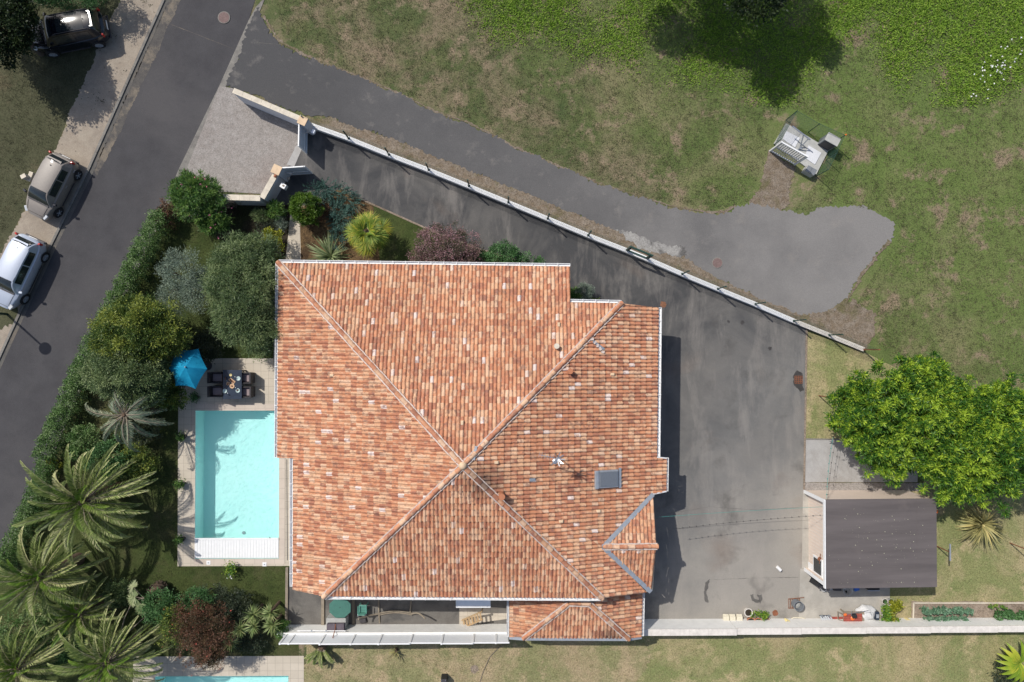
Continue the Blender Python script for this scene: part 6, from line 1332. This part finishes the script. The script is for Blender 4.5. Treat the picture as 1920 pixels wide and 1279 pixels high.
for i, x in enumerate((1853,1863,1874)): vegrow(x, 1134, f'{pos[i]} tiny yellow-green seedling from the left along the bed border', 5, 'veg', .08, .06)
c = P(1912, 1243, .9); t = T('banana_plant', 'large yellow-green banana-like plant at the lower right edge', 'banana plant', V3((c.x, c.y, 0))); rows = []; V = []; Fs = []; Tn = []
for i in range(13):
    az = 2.1+i*.33 if i < 9 else rng.uniform(0, 6.3); l = 1.35; w = .26; e = .55; p = np.array([c.x, c.y, .9]); o = len(V); sd = np.array([-math.sin(az), math.cos(az), 0])
    for k in range(9):
        wk = w*math.sin(PI*min(1, .12+k/8*.86)); V += [p-sd*wk/2+[0,0,.05*wk], p+[0,0,-.03], p+sd*wk/2+[0,0,.05*wk]]; Tn += [.25+.5*rng.random()]*3; p = p+np.array([math.cos(az)*math.cos(e), math.sin(az)*math.cos(e), math.sin(e)])*l/8; e -= .2
        if k: a = o+3*(k-1); Fs += [(a, a+1, a+4, a+3), (a+1, a+2, a+5, a+4)]
t.np('leaves', (np.array(V), np.array(Fs), np.array(Tn)), 'l_banana'); t.part('stem', MB().tube([V3((c.x,c.y,0)), c], [.14,.1], 10), 'l_banana' if 'l_banana' in M else 'green')
bush('dark green shrub under the banana-like plant', 1890, 1262, .5, (.9,.7,.4), 'darkb', 50, .2, 40, .1, .05)
# ================================================================ GRASS AND WEEDS
def blades(name, poly, dens, ll, w, mat, holes=(), patch=None, pm=.5, label=None, lift=0.0, up=.7, tn=(.45, .28), soft=.0):
    Wp = [(p.x, p.y) for p in W2(poly)]; x0_, x1_ = max(-35, min(p[0] for p in Wp)), min(35, max(p[0] for p in Wp)); y0_, y1_ = max(-24, min(p[1] for p in Wp)), min(23.5, max(p[1] for p in Wp))
    n = int((x1_-x0_)*(y1_-y0_)*dens); pts = np.stack([rng.uniform(x0_, x1_, n), rng.uniform(y0_, y1_, n)], 1)
    # tufts: gather blades round random clump centres
    k = max(1, n//14); cc = np.stack([rng.uniform(x0_, x1_, k), rng.uniform(y0_, y1_, k)], 1); q = rng.integers(0, k, n); tt = rng.random(k); mixm = rng.random(n) < .6
    pts[mixm] = cc[q[mixm]]+rng.normal(0, .07, (mixm.sum(), 2)); tone = np.clip(rng.normal(tn[0], tn[1], n)*.5+np.where(mixm, tt[q], .5)*.5, 0, 1)
    keep = pip(pts+rng.normal(0, soft, pts.shape), Wp)
    for h_ in holes: keep &= ~pip(pts, [(p.x, p.y) for p in W2(h_)])
    if patch is not None:                                   # large uneven patches
        f = sum(np.sin(pts[:,0]*a+pts[:,1]*b+c_) for a, b, c_ in patch)/len(patch); keep &= rng.random(n) < np.clip(pm+f*.9, .05, 1)
    pts = pts[keep]; tone = tone[keep]; n = len(pts); d = nrm(np.stack([rng.normal(0, 1, n), rng.normal(0, 1, n), rng.uniform(.2, 1, n)*up*2], 1))
    V, Fc, Tt = leafq(np.column_stack([pts, np.full(n, lift+.012)]), d, ll*rng.uniform(.5, 1.3, n), w*rng.uniform(.7, 1.3, n), tone, .8)
    o = bpy.data.objects.new(name, npmesh(name, V, Fc, M[mat], Tt)); COL.objects.link(o); tag(o, label, 'grass', None, 'stuff')
FIELD = [(500,-120),(530,70),(600,112),(745,170),(880,226),(1040,305),(1200,366),(1330,396),(1380,384),(1416,378),(1514,398),(1566,380),(1660,398),(1690,430),(1660,480),(1600,575),(1650,595),(1640,640),(1690,690),(2060,760),(2060,-120)]
HOLE = [(1440,230),(1480,200),(1590,250),(1530,340),(1484,400),(1400,384),(1440,283)]
pt1 = ((.31,.22,1.),(.13,-.4,2.),(-.5,.35,.3),(.9,.7,4.))
blades('field_grass', FIELD, 330, .085, .020, 'b_field', (HOLE,), label='rough mown field grass north-east of the lane')
WEED1 = [(800,-120),(880,0),(900,60),(960,75),(1010,60),(1080,100),(1140,95),(1210,140),(1330,150),(1330,165),(1380,190),(1470,200),(1500,150),(1560,80),(1700,60),(1700,-120)]
WEED2 = [(1560,-120),(1580,60),(1640,90),(1680,150),(1700,180),(1790,200),(1850,190),(1930,140),(2060,120),(2060,-120)]
blades('tall_weeds', WEED1, 620, .12, .042, 'b_weeds', patch=((.5,.4,0),(1.1,-.8,2)), pm=.8, label='taller bright green weeds along the top of the field', lift=.02, up=.5, soft=.45)
blades('tall_weeds', WEED2, 560, .14, .05, 'b_weeds', patch=((.4,.5,1),(1.3,-.6,2)), pm=.85, label='lush green weeds in the upper right corner', lift=.02, up=.5, soft=.45)
blades('verge_grass', [(-20,-20),(215,-20),(165,130),(130,200),(95,295),(32,410),(-20,500)], 300, .07, .018, 'b_verge', label='short shaded grass of the verge behind the parked cars')
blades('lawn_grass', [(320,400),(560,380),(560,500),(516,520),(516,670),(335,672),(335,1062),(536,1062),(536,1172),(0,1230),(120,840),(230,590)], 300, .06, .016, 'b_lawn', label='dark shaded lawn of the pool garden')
blades('leaf_litter', [(225,0),(195,62),(170,130),(135,200),(100,295),(110,300),(165,290),(230,150),(300,0)], 16, .07, .045, 'b_verge', label='dark crumbs of leaf litter on the dirt path', patch=((2.1,1.3,0),(1.7,-2.2,1)), pm=.3, up=.1)
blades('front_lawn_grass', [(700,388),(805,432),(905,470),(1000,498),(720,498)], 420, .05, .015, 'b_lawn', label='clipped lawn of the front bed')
blades('orchard_grass', [(1515,626),(1620,662),(1700,700),(1700,822),(1513,822)], 300, .06, .016, 'b_garden', label='grass strip beside the leafy trees')
blades('back_lawn_grass', [(1672,922),(1730,906),(1960,850),(1960,1128),(1708,1126),(1708,1166),(1670,1166)], 260, .06, .016, 'b_garden', label='light lawn behind the shed')
blades('lower_lawn_grass', [(572,1202),(1206,1200),(1960,1186),(1960,1300),(572,1300)], 280, .06, .017, 'b_side', label='sunlit lawn below the boundary wall')
blades('strip_weeds', [(592,232),(660,250),(880,330),(1140,430),(1275,482),(1375,540),(1430,562),(1425,572),(1276,512),(1100,438),(880,346),(732,290)], 90, .07, .02, 'b_side', label='dry weeds in the gravel strip outside the long fence')
c = P(1870, 130, .2); f = []; 
t = T('wildflowers', 'patch of small white flowers in the upper right weeds', 'flowers', V3((c.x, c.y, 0))); n = 46
p = np.stack([c.x+rng.normal(0, .55, n)+0*rng.random(n), c.y+rng.normal(0, .75, n), .2+.1*rng.random(n)], 1); p[:,0] += (p[:,1]-c.y)*.5
d = nrm(rng.normal(0, 1, (n*5, 3))*[1,1,.3]+[0,0,.2]); t.np('petals', leafq(np.repeat(p, 5, 0), d, .055, .05, .5, .3), 'wpetal', kind='stuff')
t.np('stems', leafq(p-[0,0,.2], np.tile([0,0,1.], (n,1)), .2, .008, .5), 'l_shrub', kind='stuff')
